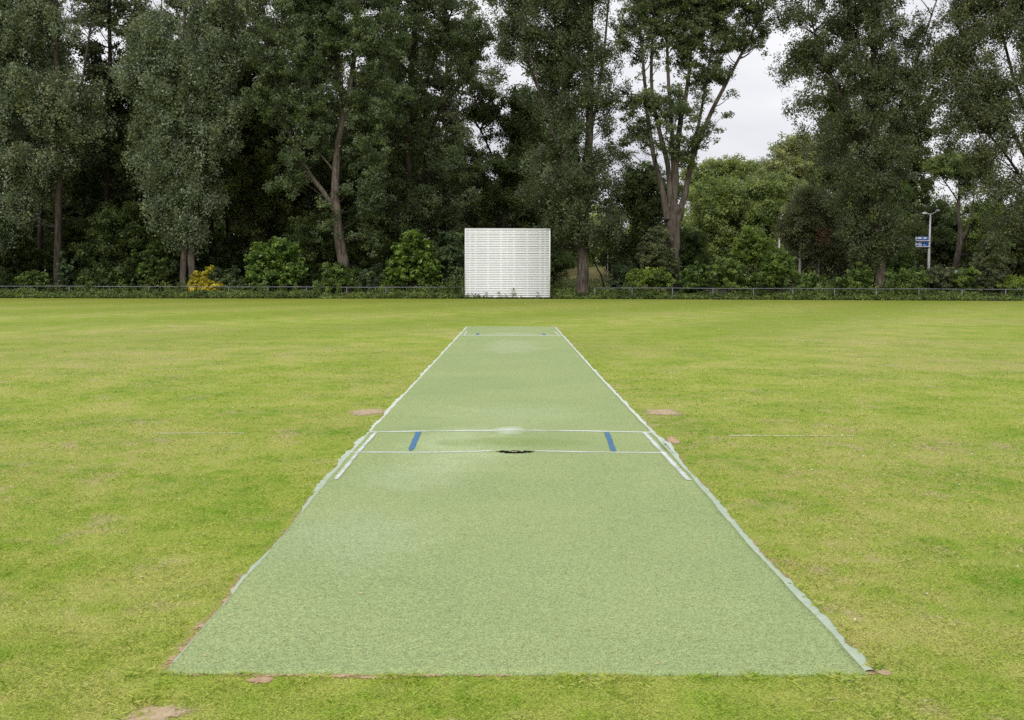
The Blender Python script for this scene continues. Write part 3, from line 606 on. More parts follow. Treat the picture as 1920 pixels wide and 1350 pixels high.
tree('poplar_tree', 'tall poplar with a bare light brown trunk and one limb slanting up left', 'tree', 652, 81.2,
     [[(652, 560, .47), (642, 480, .42), (627, 385, .34), (632, 270, .27), (655, 175, .2), (668, 60, .15), (672, -90, .08)],
      [(629, 392, .22), (600, 352, .18), (562, 300, .14), (530, 220, .1), (505, 100, .06)], [(636, 262, .15), (640, 170, .12), (620, 40, .08), (615, -60, .04)],
      [(626, 320, .10), (605, 295, .07), (570, 250, .04)], [(650, 190, .12), (700, 110, .08), (720, 0, .05)]],
     [(560, 80, 100, 90), (680, 60, 95, 90), (520, 180, 65, 70), (600, 210, 75, 60), (700, 180, 65, 70), (570, 275, 55, 45), (690, 280, 45, 55), (685, 365, 42, 45), (678, 435, 28, 35), (605, 425, 28, 50, -.5, .5), (620, -30, 160, 60), (540, 340, 35, 30, 0, .5), (715, 380, 28, 22, 0, .6)], 88000, .135, 'poplar', 'bark', LIM, seed=5, open_=.36, sig=.17)
tree('poplar_tree', 'dark thin-crowned tree between the slanting poplar and the sight screen, sky showing through', 'tree', 778, 88,
     [[(778, 560, .36), (768, 400, .32), (764, 260, .28), (772, 120, .2), (785, -60, .1)], [(790, 400, .2, 1), (795, 280, .18, 1), (822, 200, .14, 1), (868, 150, .1, 1), (905, 60, .06, 1)], [(800, 270, .1), (850, 215, .07), (900, 190, .04)], [(768, 250, .14), (810, 120, .1), (850, 10, .06)]],
     [(780, 60, 70, 100, 0, .7), (855, 80, 62, 95, 0, .75), (915, 40, 40, 60, 0, .5), (770, 220, 60, 70), (800, 400, 70, 60), (850, 380, 45, 60), (745, 330, 45, 80), (860, 300, 55, 60), (820, 480, 50, 35), (820, 0, 90, 40, 0, .5)], 60000, .145, 'poplar', 'bark_dark', LIM, seed=6, open_=.44)
tree('willow_tree', 'dense dark tree with a thick trunk just right of the sight screen', 'tree', 1094, 80.0,
     [[(1094, 570, .47), (1092, 480, .43), (1094, 400, .38), (1105, 280, .3), (1108, 120, .22), (1104, -80, .12)], [(1093, 420, .2), (1055, 300, .17), (1018, 190, .13), (985, 105, .09), (955, 30, .05)],
      [(1098, 380, .18), (1072, 230, .14), (1045, 100, .1), (1030, -40, .06)], [(1108, 250, .12), (1130, 120, .1), (1140, 0, .06)], [(1008, 190, .05, -2.5), (1000, 130, .035, -2.5)]],
     [(1010, 50, 85, 80), (1090, 60, 60, 100), (950, 70, 45, 60, 0, .6), (1050, 150, 70, 70), (1085, 240, 62, 70), (1060, 330, 85, 65), (1090, 400, 78, 60), (1065, 440, 45, 35), (1130, 425, 36, 45), (1125, 320, 40, 55), (1130, 160, 32, 100, 0, .8), (1030, -30, 110, 50), (1105, 190, 24, 60, -1.2, .8), (945, 130, 36, 40, 0, .6)], 88000, .13, 'poplar_dark', 'bark', LIM, seed=7, droop=.22, open_=.36, sig=.19)
tree('poplar_tree', 'vase-shaped poplar whose thick pale trunk forks into many rising stems', 'tree', 1263, 82.5,
     [[(1263, 565, .52), (1262, 480, .50), (1264, 420, .50), (1262, 385, .48)], [(1252, 412, .30), (1240, 345, .2), (1222, 285, .17), (1210, 180, .13), (1200, 60, .08), (1192, -60, .04)],
      [(1258, 400, .28), (1255, 320, .2), (1235, 245, .16), (1218, 160, .12), (1225, 20, .07)], [(1264, 400, .30), (1268, 300, .22), (1274, 230, .2), (1290, 160, .14), (1298, 40, .1), (1302, -60, .06)],
      [(1272, 412, .32), (1285, 365, .22), (1296, 300, .2), (1322, 235, .17), (1345, 185, .14), (1385, 110, .1), (1425, 30, .06)], [(1264, 380, .22), (1260, 250, .16), (1250, 120, .11), (1248, -60, .06)], [(1290, 330, .14), (1310, 230, .12), (1330, 120, .09), (1345, -20, .05)]],
     [(1200, 50, 50, 90), (1260, 60, 60, 110), (1330, 50, 70, 80), (1400, 20, 60, 50), (1200, 190, 42, 70), (1245, 210, 45, 80), (1290, 170, 42, 70), (1340, 140, 32, 60), (1190, 275, 34, 35), (1235, 310, 38, 40), (1275, 290, 30, 50), (1440, 0, 42, 38), (1385, 100, 34, 40), (1420, 55, 36, 36), (1362, 185, 22, 34), (1338, 240, 20, 30), (1228, 335, 26, 24, -.8), (1288, 265, 24, 34, -.8), (1170, 225, 24, 30), (1232, 255, 24, 34, -1.3), (1278, 215, 26, 36, -1.3), (1312, 262, 20, 26, -1.2), (1215, 130, 26, 40, -1.2), (1250, 340, 22, 18, -1.2), (1300, -30, 150, 50), (1270, 370, 25, 18, -.8, .6), (1318, 225, 14, 45, 0, .7)], 76000, .135, 'poplar', 'bark', LIM, seed=8, open_=.40, sig=.17)
tree('poplar_tree', 'wide dark poplar with foliage reaching almost to the ground beside the sky gap', 'tree', 1651, 79.5,
     [[(1650, 570, .42), (1651, 490, .38), (1648, 400, .34), (1640, 250, .27), (1636, 80, .18), (1640, -80, .1)], [(1645, 340, .17), (1600, 220, .13), (1550, 130, .09), (1520, 40, .05)], [(1648, 320, .17), (1690, 200, .13), (1735, 60, .07), (1755, 0, .04)], [(1644, 300, .15), (1615, 150, .1), (1600, -20, .06)]],
     [(1560, 60, 70, 80), (1640, 50, 80, 100), (1515, 130, 45, 60), (1580, 170, 80, 75), (1670, 170, 60, 80), (1610, 270, 85, 70), (1690, 280, 40, 60), (1620, 350, 75, 60), (1660, 420, 62, 55), (1600, 420, 42, 40), (1645, 470, 45, 30), (1500, 70, 38, 50), (1484, 120, 26, 50), (1502, 195, 26, 34), (1528, 255, 32, 34), (1478, 30, 30, 34), (1720, 90, 35, 80, 0, .7), (1600, -40, 140, 50)], 98000, .13, 'poplar_dark', 'bark', LIM, seed=9, open_=.36, droop=.15, sig=.18)
tree('poplar_tree', 'olive green tree filling the top right corner, its trunk beyond the edge', 'tree', 1945, 79,
     [[(1945, 570, .4), (1942, 380, .36), (1935, 200, .28), (1930, -80, .14)], [(1940, 330, .17), (1885, 220, .13), (1830, 130, .1), (1785, 20, .06)], [(1938, 260, .14), (1890, 120, .1), (1860, -20, .06)], [(1942, 380, .12), (1895, 300, .09), (1850, 250, .05)]],
     [(1830, 60, 70, 80), (1900, 60, 60, 100), (1780, 100, 40, 70, 0, .7), (1830, 180, 65, 65), (1900, 220, 70, 80), (1790, 235, 40, 50), (1870, 320, 65, 60), (1920, 400, 60, 50), (1845, 300, 40, 50), (1880, -20, 110, 50), (1985, 200, 60, 200), (1755, 130, 36, 60, 0, .8), (1775, 190, 34, 40, 0, .8)], 84000, .13, 'olive', 'bark_dark', LIM, seed=10, open_=.36, droop=.15)
# ---------------------------------------------------------------- second row and background trees
BK = 'woodland trees behind the front row'
tree('woodland_tree', 'dark broad tree behind the upper left of the sight screen', 'tree', 940, 95,
     [[(940, 560, .3), (945, 400, .26), (960, 250, .18), (965, 160, .1)], [(945, 350, .1), (910, 260, .08), (880, 210, .04)], [(870, 560, .2), (872, 400, .17), (868, 300, .1)]],
     [(930, 215, 62, 55), (890, 190, 40, 40, 0, .6), (985, 220, 45, 60), (900, 310, 60, 50), (960, 330, 70, 60), (920, 400, 60, 45, 0, .8), (1000, 400, 50, 50)], 46000, .15, 'wood', 'bark_dark', BK, seed=21, open_=.36)
tree('woodland_tree', 'black-green tree in shade between the thick dark trunk and the vase-shaped poplar', 'tree', 1190, 98,
     [[(1190, 560, .28), (1190, 400, .22), (1185, 340, .14)]], [(1180, 390, 45, 60), (1210, 440, 55, 60), (1160, 470, 40, 40), (1235, 370, 40, 40), (1200, 340, 40, 35)], 36000, .15, 'wood', 'bark_dark', BK, seed=22, open_=.3)
tree('round_tree', 'rounded mid-green tree filling the space under the sky gap', 'tree', 1375, 118,
     [[(1375, 550, .3), (1375, 420, .2), (1375, 370, .1)]], [(1340, 370, 45, 40), (1400, 360, 50, 38), (1370, 420, 75, 50), (1440, 400, 45, 50), (1320, 430, 40, 50), (1380, 480, 80, 35), (1455, 350, 35, 25)], 52000, .19, 'far', 'bark_dark', BK, seed=23, open_=.28, clump=1.25)
tree('round_tree', 'pale green far tree rising highest above the tree line in the sky gap', 'tree', 1490, 150,
     [[(1490, 550, .3), (1490, 350, .2), (1490, 290, .1)]], [(1465, 285, 26, 20), (1500, 275, 34, 22), (1480, 330, 50, 35), (1450, 350, 40, 35), (1530, 320, 45, 50)], 36000, .22, 'far_light', 'bark_dark', BK, seed=24, open_=.3, clump=1.4)
tree('round_tree', 'green far tree with a level top at the left of the sky gap', 'tree', 1370, 165,
     [[(1370, 550, .3), (1370, 380, .2), (1370, 330, .1)]], [(1330, 330, 38, 26), (1375, 322, 45, 22), (1420, 325, 35, 22), (1370, 380, 80, 40), (1300, 350, 30, 40)], 36000, .22, 'far', 'bark_dark', BK, seed=25, open_=.3, clump=1.3)
tree('round_tree', 'grey-green willow-like tree low at the left side of the wide dark poplar', 'tree', 1535, 112,
     [[(1535, 550, .25), (1535, 420, .18), (1535, 380, .1)]], [(1530, 370, 38, 26), (1550, 420, 50, 50), (1500, 430, 40, 60)], 22000, .17, 'far_light', 'bark_dark', BK, seed=26, open_=.3)
tree('birch_tree', 'dark olive tree on two slim whitish stems right of the bright hedge bushes', 'tree', 1500, 88,
     [[(1500, 560, .11), (1499, 480, .10), (1502, 425, .08), (1505, 380, .04)], [(1533, 560, .10), (1534, 520, .10), (1540, 450, .07), (1545, 400, .04)]],
     [(1500, 430, 38, 40), (1540, 410, 45, 40), (1560, 470, 50, 45), (1500, 490, 26, 22), (1520, 380, 30, 25)], 34000, .12, 'olive', 'bark_pale', BK, seed=27, open_=.34)
tree('round_tree', 'fresh green tree just left of the lamp post with the blue signs', 'tree', 1700, 96,
     [[(1700, 560, .2), (1700, 430, .14), (1700, 380, .08)]], [(1684, 385, 20, 35), (1674, 440, 22, 40), (1680, 492, 24, 26)], 22000, .15, 'green', 'bark_dark', BK, seed=28, open_=.3)
tree('leaning_tree', 'thin tree with a bare brown forked trunk right of the lamp post', 'tree', 1790, 100,
     [[(1788, 560, .28), (1792, 490, .26), (1801, 455, .24), (1800, 430, .17), (1796, 390, .15), (1800, 350, .1), (1792, 300, .05)], [(1802, 455, .16), (1816, 425, .13), (1824, 395, .09), (1826, 370, .05)], [(1797, 380, .07), (1775, 345, .05), (1755, 320, .03)]],
     [(1790, 320, 45, 35, 0, .5), (1825, 350, 35, 40), (1765, 330, 35, 30, 0, .4), (1850, 400, 40, 45), (1840, 450, 40, 35)], 24000, .14, 'far', 'bark', BK, seed=29, open_=.45)
tree('woodland_tree', 'dark tree behind the lamp post with sky glints through its top', 'tree', 1765, 118,
     [[(1765, 550, .3), (1765, 430, .2), (1760, 380, .12)], [(1752, 540, .12), (1760, 470, .1), (1785, 440, .05)]], [(1760, 400, 50, 30, 0, .5), (1740, 440, 55, 45), (1790, 470, 60, 45), (1850, 440, 50, 50), (1760, 500, 60, 30)], 34000, .18, 'wood', 'bark_dark', BK, seed=30, open_=.36, clump=1.2)
tree('round_tree', 'dark green tree at the right edge behind the corner tree', 'tree', 1890, 112,
     [[(1890, 550, .25), (1890, 450, .2), (1890, 400, .1)]], [(1880, 430, 50, 45), (1910, 480, 50, 35), (1860, 470, 30, 40)], 22000, .18, 'wood', 'bark_dark', BK, seed=31, open_=.3)
tree('round_tree', 'yellow-green backlit tree glimpsed through the dark wood left of the slanting poplar', 'tree', 430, 112,
     [[(425, 560, .2), (426, 400, .15), (428, 300, .1)], [(440, 560, .12), (446, 400, .1), (450, 330, .06)]], [(430, 370, 40, 60), (445, 420, 30, 40), (410, 320, 35, 40)], 20000, .2, 'lime', 'bark_dark', BK, seed=32, open_=.42, clump=1.2)  # the backlight is put into the colour by the brighter leaf material
tree('round_tree', 'pale grey-green tree glimpsed in a gap above the left side of the sight screen', 'tree', 885, 118,
     [[(885, 560, .2), (885, 420, .15), (885, 350, .08)]], [(885, 350, 25, 35), (890, 415, 25, 25)], 8000, .2, 'far_light', 'bark_dark', BK, seed=33, open_=.35)

# closed woodland behind: three kinds of tall tree, each copied and turned
def proto_tree(name, label, hgt, low, rad, n, mat, seed, op=.33):
    k = F/100.0; b = VX+0; Yp = 100.0
    def z2(zm): return VY-(zm-H)*k
    bl = []
    rr = np.random.default_rng(seed)
    zs = np.linspace(low, hgt-2, 9)
    for z in zs:
        t = (z-low)/(hgt-low); r = rad*(0.65+0.55*math.sin(math.pi*min(1, t*0.8+0.2)))
        for _ in range(2): bl.append((b+rr.normal()*rad*0.35*k, z2(z), r*0.62*k, (hgt-low)/9*k, rr.normal()*rad*0.35))
    return tree(name, label, 'tree', VX, Yp, [[(VX, z2(0), .27), (VX+3, z2(hgt*.3), .22), (VX-4, z2(hgt*.6), .16), (VX+2, z2(hgt*.95), .05)], [(VX, z2(hgt*.35), .1), (VX+30, z2(hgt*.6), .04)], [(VX, z2(hgt*.4), .1), (VX-34, z2(hgt*.65), .04)]],
                bl, n, .2, mat, 'bark_dark', BK, seed=seed, open_=op, clump=1.15)
pa = proto_tree('woodland_tree', 'x', 28, 7.5, 3.4, 24000, 'wood', 41, .42)
pb = proto_tree('woodland_tree', 'x', 25, 4.5, 3.8, 30000, 'wood', 42)
pc = proto_tree('woodland_tree', 'x', 30, 10, 3.0, 20000, 'poplar_dark', 43, .46)
spots = [(-60, 92, pa, 0), (20, 96, pb, 1), (75, 90, pc, 2), (160, 99, pa, 3), (203, 91, pc, 4), (262, 97, pb, 5), (300, 90, pa, .5), (395, 98, pc, 1.5), (455, 92, pa, 2.5),
         (500, 90, pb, 3.5), (560, 97, pa, 4.5), (600, 93, pc, 5.5), (700, 92, pb, .9), (740, 99, pa, 1.9), (835, 103, pc, 2.9), (1030, 106, pb, 4.4),
         (-20, 108, pc, 1.1), (110, 108, pb, 2.1), (215, 110, pa, 3.1), (330, 107, pb, 4.1), (520, 109, pc, 5.1), (640, 108, pb, .2), (780, 112, pa, 1.3),
         (1590, 102, pb, 2.2), (1990, 96, pa, 3.3), (1690, 108, pb, 5.9)]
place_words = ['behind the left edge of the wood', 'with low branches near the left edge', 'slim and high-crowned behind the silver tree at the left edge', 'in the wood left of the broad silvery tree', 'with a straight dark trunk seen left of the broad silvery tree',
               'low-branched just left of the twin reddish trunks', 'directly behind the broad silvery tree', 'high-crowned right behind the yellow bush', 'standing over the yellow-green glimpse of light', 'low-branched behind the left round laurel',
               'behind the slanting left limb of the bare-trunked poplar', 'with a slim trunk behind the bare-trunked poplar', 'low-branched right of the bare-trunked poplar', 'between the two dark trunks above the right laurel',
               'high and thin near the left side of the sight screen', 'behind the thick-trunked tree by the sight screen', 'deep in the wood at the far left', 'deep in the wood behind the small blue-green conifer', 'deep in the wood above the loose low bush',
               'deep in the wood behind the twin reddish trunks', 'deep in the wood above the left laurel', 'deep in the wood behind the bare trunk', 'deep in the wood above the right laurel', 'behind the left half of the wide dark poplar', 'beyond the right edge of the wood', 'behind the right half of the wide dark poplar']
used = set()
for (px, Y, pr, rz), wd in zip(spots, place_words):
    lab = 'dark woodland tree '+wd; x = P(px, VY, Y)[0]; s = 0.92+0.16*((px*7.3) % 1)
    if id(pr) not in used: used.add(id(pr)); pr.location = (x, Y, 0); pr.rotation_euler = (0, 0, rz); pr['label'] = lab
    else: copy_tree(pr, (x, Y, 0), rz, (s, s, 0.74 if px in (75, 160, 110, 215) else min(s, 1.02)), lab)
# ---------------------------------------------------------------- shrubs
def shrub(name, label, base, Y, blobs, n, size, mat, seed, group=None, stem=.05, cat='bush', open_=.25, clump=.5, sig=.17, **kw):
    top = min(b[1] for b in blobs); lo = hz(base)+H/Y*F
    return tree(name, label, cat, base, Y, [[(base, lo, stem), (base+1, lo*.5+top*.5, stem*.7), (base-1, top*.8+lo*.2, stem*.3)], [(base, lo*.8+top*.2, stem*.5), (base+(blobs[0][2])*.5, lo*.4+top*.6, stem*.25)], [(base, lo*.8+top*.2, stem*.5), (base-(blobs[0][2])*.5, lo*.4+top*.6, stem*.25)]],
                blobs, int(n*1.15), size, mat, 'bark_dark', group, seed=seed, open_=open_, clump=clump, sig=sig, twig_r=.012, sub=5, **kw)
LS = 'low bushes along the fence'
shrub('laurel_bush', 'big rounded glossy green laurel left of the bare poplar trunk', 514, 82, [(514, 497, 56, 42), (516, 472, 42, 24), (512, 525, 58, 22), (480, 505, 26, 26), (548, 505, 26, 26)], 26000, .14, 'laurel', 51, 'bright laurels behind the fence', open_=0, clump=.36)
shrub('laurel_bush', 'taller bright green laurel left of the sight screen', 776, 82, [(775, 470, 38, 34), (776, 505, 50, 32), (745, 525, 25, 18), (805, 520, 25, 20), (774, 450, 24, 17), (742, 500, 20, 22), (808, 498, 20, 22)], 24000, .14, 'laurel', 52, 'bright laurels behind the fence', open_=0, clump=.36)
shrub('yellow_bush', 'small golden yellow bush by the fence in front of the twin trunks', 380, 80.7, [(373, 520, 14, 11), (368, 535, 19, 11), (400, 536, 15, 7), (392, 508, 9, 8), (380, 544, 32, 8), (384, 526, 15, 10)], 8000, .11, 'yellow', 53, LS, clump=.25, sig=.2, open_=0)
shrub('loose_bush', 'loose bright-tipped green bush left of the twin reddish trunks', 280, 82.5, [(278, 490, 26, 26), (280, 470, 14, 18), (262, 478, 12, 14), (300, 500, 14, 22), (280, 525, 26, 16)], 4200, .13, 'green', 54, LS, open_=.4, clump=.35, sig=.13)
shrub('young_conifer', 'small narrow blue-green conifer left of the loose low bush', 118, 82, [(117, 483, 6, 9), (118, 498, 10, 10), (120, 515, 16, 12), (120, 532, 20, 12), (128, 500, 10, 8)], 3600, .10, 'grey_green', 55, LS, clump=.3, sig=.10)
shrub('green_bush', 'low green bush beside the small conifer at the left', 62, 82, [(62, 525, 26, 14), (80, 518, 14, 10), (50, 515, 10, 8)], 3000, .12, 'green', 56, LS, clump=.35)
shrub('green_bush', 'tiny green bush right of the small conifer', 160, 82, [(160, 528, 12, 14), (150, 540, 14, 8)], 1200, .11, 'green', 57, LS, clump=.3)
shrub('dark_bush', 'dull dark bush between the yellow bush and the left laurel', 420, 83.5, [(420, 520, 34, 22), (435, 535, 30, 14)], 5000, .12, 'grey_green', 58, LS)
shrub('green_bush', 'dark leafy bush at the foot of the bare poplar trunk', 632, 80.6, [(632, 515, 30, 18), (628, 532, 36, 12), (612, 505, 10, 8)], 5200, .12, 'green', 59, LS, open_=.3)
shrub('green_bush', 'sparse grey-green bush left of the taller laurel', 700, 82.5, [(700, 517, 22, 16), (700, 535, 30, 12)], 3800, .11, 'grey_green', 60, LS, open_=.35)
shrub('tall_bush', 'tall dull green bush against the left side of the sight screen', 848, 83, [(848, 450, 18, 22), (845, 490, 28, 30), (850, 525, 28, 22)], 9000, .12, 'grey_green', 61, LS)
shrub('climber_bush', 'leafy suckers around the trunk of the vase-shaped poplar', 1238, 81, [(1232, 450, 24, 22), (1235, 485, 36, 26), (1270, 495, 14, 22), (1215, 470, 14, 20)], 9000, .13, 'olive', 62, LS, open_=.3)
shrub('green_bush', 'bright green bush below the vase-shaped poplar', 1215, 80.2, [(1215, 520, 36, 18), (1240, 530, 20, 12), (1190, 530, 14, 12)], 6500, .13, 'lime', 63, LS, open_=.35)
shrub('dark_bush', 'rounded dark bush right of the thick-trunked tree', 1172, 82, [(1172, 512, 24, 26), (1168, 535, 26, 12)], 5000, .11, 'grey_green', 64, LS)
shrub('green_bush', 'mid-green bush right of the vase-shaped poplar trunk', 1308, 80.5, [(1308, 515, 26, 20), (1300, 535, 30, 12), (1318, 500, 10, 8)], 6000, .13, 'green', 65, LS, open_=.3)
shrub('green_bush', 'low green bush left of the layered bright bush', 1368, 80, [(1365, 510, 34, 20), (1375, 532, 36, 12)], 6500, .12, 'green', 66, LS, open_=.3)
shrub('young_tree', 'pale yellow-green young tree in front of the rounded trees', 1412, 84, [(1425, 415, 14, 14), (1418, 445, 26, 24), (1400, 470, 30, 24), (1432, 450, 12, 22)], 8000, .14, 'lime', 67, LS, cat='tree', open_=.35)
shrub('green_bush', 'layered bright green bush under the pale young tree', 1456, 79.6, [(1455, 490, 30, 20), (1462, 512, 38, 24), (1440, 528, 36, 14)], 10000, .13, 'green', 68, LS, open_=.25)
shrub('green_bush', 'small leafy bush between the slim whitish stems', 1515, 79.4, [(1512, 530, 16, 12), (1530, 525, 10, 10)], 2400, .12, 'green', 69, LS, open_=.3)
shrub('green_bush', 'dark leafy bush left of the wide poplar trunk', 1608, 79.2, [(1612, 520, 24, 14), (1600, 535, 34, 12), (1620, 508, 8, 8)], 5200, .13, 'green', 70, LS, open_=.35)
shrub('green_bush', 'bright green bush right of the wide poplar trunk', 1698, 79, [(1698, 520, 32, 18), (1690, 535, 34, 12)], 8000, .12, 'green', 71, LS, open_=.25)
shrub('green_bush', 'olive bush hiding the foot of the lamp post', 1763, 80, [(1758, 520, 32, 18), (1768, 535, 40, 12)], 8000, .11, 'olive', 72, LS, open_=.25)
shrub('green_bush', 'pale sparse bush below the forked trunk', 1812, 79.4, [(1812, 520, 24, 14), (1810, 538, 28, 10)], 3500, .12, 'lime', 73, LS, open_=.4)
shrub('conical_bush', 'cone-shaped olive bush near the right edge', 1858, 79.6, [(1860, 470, 22, 20), (1858, 500, 38, 26), (1858, 530, 46, 20)], 13000, .11, 'olive', 74, LS, open_=.25)
shrub('green_bush', 'low bright bush at the right edge', 1908, 78, [(1905, 535, 30, 10), (1895, 525, 10, 8)], 3000, .11, 'lime', 75, LS, open_=.4)
UN = 'dark understorey trees in the wood'
pu = shrub('understorey_tree', 'layered dark green tree filling the wood left of the broad silvery tree', 225, 86, [(230, 420, 50, 40), (200, 470, 60, 40), (260, 460, 50, 50), (220, 520, 70, 30)], 26000, .14, 'under', 80, UN, stem=.12, cat='tree', clump=.8, sig=.2)
for (px, Y, s, lab) in [(10, 87, .8, 'dark understorey tree at the far left edge'), (140, 90, .85, 'dark understorey tree behind the small conifer'), (330, 88, .9, 'dark understorey tree behind the twin reddish trunks'), (420, 90, .7, 'dark understorey tree behind the yellow bush'),
                        (500, 89, .62, 'dark understorey tree behind the left laurel'), (585, 87, .9, 'dark understorey tree left of the bare poplar trunk'), (690, 88, .95, 'dark understorey tree right of the bare poplar trunk'), (775, 91, .62, 'dark understorey tree behind the taller laurel'),
                        (860, 90, .75, 'dark understorey tree left behind the sight screen'), (1010, 92, .8, 'dark understorey tree right behind the sight screen'), (1290, 96, .8, 'dark understorey tree right of the vase-shaped poplar'), (1600, 92, .8, 'dark understorey tree behind the wide dark poplar')]:
    copy_tree(pu, (P(px, VY, Y)[0], Y, 0), px*.7, (s, s, s), lab)
# ---------------------------------------------------------------- weeds at the foot of the fence, flowers and far wood
def weeds():
    rr = np.random.default_rng(77); mb = MB(); n = 9000
    x = rr.uniform(-40, 40, n); t = rr.random(n)**1.3; big = vnoise(np.stack([x*0.28, x*0, x*0+4], -1), 66); y = edge_Y(x)+0.12*np.sin(x*3.1)+0.1+t*5.5
    hgt = (0.18+1.15*np.clip(t*6, 0, 1)*vnoise(np.stack([x*0.75, y*0.75, x*0], -1), 61)**1.3*(0.25+1.5*big))*(0.6+0.8*vnoise(np.stack([x*2, y*2, x*0], -1), 62))
    fy = np.interp(956+x*F/79, [a for a, _ in FENCE], [b for _, b in FENCE]); hgt = np.where(y < fy+0.15, np.minimum(hgt, 0.14+0.62*vnoise(np.stack([x*1.3, y*1.3, x*0+8], -1), 67)), hgt*1.15)
    inscr = (x > sx0-0.15) & (x < sx1+0.15) & (y > SY-0.12) & (y < SY+1.8); x, y, hgt = x[~inscr], y[~inscr], hgt[~inscr]; n = len(x)
    m = 14; li = np.repeat(np.arange(n), m); u = rr.random(n*m)**0.8
    c = np.stack([x[li]+rr.normal(size=n*m)*0.10, y[li]+rr.normal(size=n*m)*0.10, 0.01+u*hgt[li]], 1)
    for q in range(46):
        X = rr.uniform(-38, 38); Y = float(edge_Y(X))+rr.uniform(0.6, 3.4)
        if -3.5 < X < 3.2: continue
        hh = rr.uniform(0.5, 1.25); k = int(150*hh); u = rr.random(k); cc = np.stack([X+rr.normal(size=k)*.22*(1.15-u), Y+rr.normal(size=k)*.2, .05+u*hh], 1)
        leaves(mb, cc, np.array([0, -.35, .45]), rr.uniform(.09, .17), 0, rr, rnd=np.clip(rr.random()*.7+rr.random(k)*.3, 0, 1))
    leaves(mb, c, np.array([0, -0.25, 0.5])+np.repeat(rr.normal(size=(n, 3))*.35, m, 0), 0.12, 0, rr, rnd=np.clip(np.repeat(rr.random(n), m)*.6+rr.random(n*m)*.4, 0, 1)); return mb.mesh('undergrowth')
o = link('undergrowth', weeds(), M['weed']); tag(o, 'nettles and brambles growing along the foot of the fence', 'undergrowth', kind='stuff')
def sprig(px, h, seed, label):
    rr = np.random.default_rng(seed); Y = SY-0.22; o0 = np.array([P(px, VY, Y)[0], Y, 0]); root = empty('weed_plant', o0, label, 'plant', 'weeds in front of the sight screen')
    link('stem', MB().tube([(0, 0, 0), (0.02, 0, h*.6), (rr.normal()*0.04, 0, h)], [.008, .006, .003], 4).mesh('stem'), M['weed'], root)
    n = int(26*h/0.5); u = rr.random(n); c = np.stack([rr.normal(size=n)*(0.13*(1-u*.5)), rr.normal(size=n)*.06, 0.05+u*h], 1); mb = MB(); leaves(mb, c, np.array([0, -.5, .4]), .11, 0, rr); link('foliage', mb.mesh('foliage'), M['weed'], root)
for k, (px, h, lab) in enumerate([(897, .18, 'tiny weed at the left foot of the white screen'), (911, .46, 'pointed weed left of the middle of the white screen'), (922, .22, 'short weed left of the middle of the white screen'), (935, .42, 'bushy weed at the middle of the white screen'), (949, .36, 'narrow weed just right of the middle of the white screen'),
                                  (962, .78, 'tallest weed with long leaves in front of the white screen'), (978, .14, 'creeping weed right of the tallest one'), (1010, .42, 'lone pointed weed near the right side of the white screen')]): sprig(px, h, 90+k, lab)
# grassy bank beyond the trees
mb = grid('bank', 2, 16, 88, 112, 30, 30, lambda x, y: 2.5*np.clip((y-90)/12, 0, 1)**1.2*np.exp(-((x-9)/6)**4)-0.02+0.08*vnoise(np.stack([x, y, x*0], -1), 71), None)
o = link('grass_bank', mb.mesh('grass_bank'), M['dry_grass'], smooth=True); tag(o, 'dry grassy bank beyond the trees', 'bank', kind='structure')
def cloud(name, x0, x1, y0, y1, z0, zf, n, size, mat, seed, label, cat, cl=0):
    rr = np.random.default_rng(seed); mb = MB(); x = rr.uniform(x0, x1, n); y = rr.uniform(y0, y1, n); z = z0+rr.random(n)**0.8*zf(x)
    if cl: kp = (vnoise(np.stack([x, y, z], -1)/cl, seed) > .36) | (z < 9); x, y, z = x[kp], y[kp], z[kp]
    leaves(mb, np.stack([x, y, z], 1), np.array([0, -.2, .5]), size, 0, rr, .7); o = link(name, mb.mesh(name), M[mat]); tag(o, label, cat, kind='stuff')
cloud('flowering_weeds', 4.2, 9.6, 83.5, 88, .1, lambda x: 1.4, 9000, .08, 'far_light', 72, 'pale flowering weeds right and left of the thick dark trunk', 'weeds', .7)
cloud('far_wood', -62, 8, 124, 136, 0, lambda x: 17+4*np.sin(x*.35)+2*np.sin(x*1.1), 70000, .7, 'wood', 73, 'dark wood added far behind the left trees to block low sky light', 'wood', 2.5)  # leaf band added to block horizon sky light under the left canopy
cloud('far_wood', 8, 140, 185, 200, 0, lambda x: 13+3*np.sin(x*.2)+1.5*np.sin(x*.9), 60000, .8, 'far', 74, 'far green tree line behind the right half', 'wood', 2.5)
cloud('withered_leaves', *(P(1536, VY, 84)[0], P(1562, VY, 84)[0]), 84.2, 85.2, 4.1, lambda x: 1.4, 260, .12, 'red', 75, 'patch of withered red-brown leaves in the olive tree', 'leaves', .5)
# dead forked limb of the small tree on the bank
tree('dead_sapling', 'thin bare leaning stem in front of the dry bank', 'tree', 1135, 84, [[(1135, 540, .07), (1130, 520, .06), (1118, 500, .045), (1112, 485, .03)]], [(1112, 478, 12, 10)], 500, .11, 'green', 'bark_dark', LS, seed=98, clump=.4, twig_r=.01)
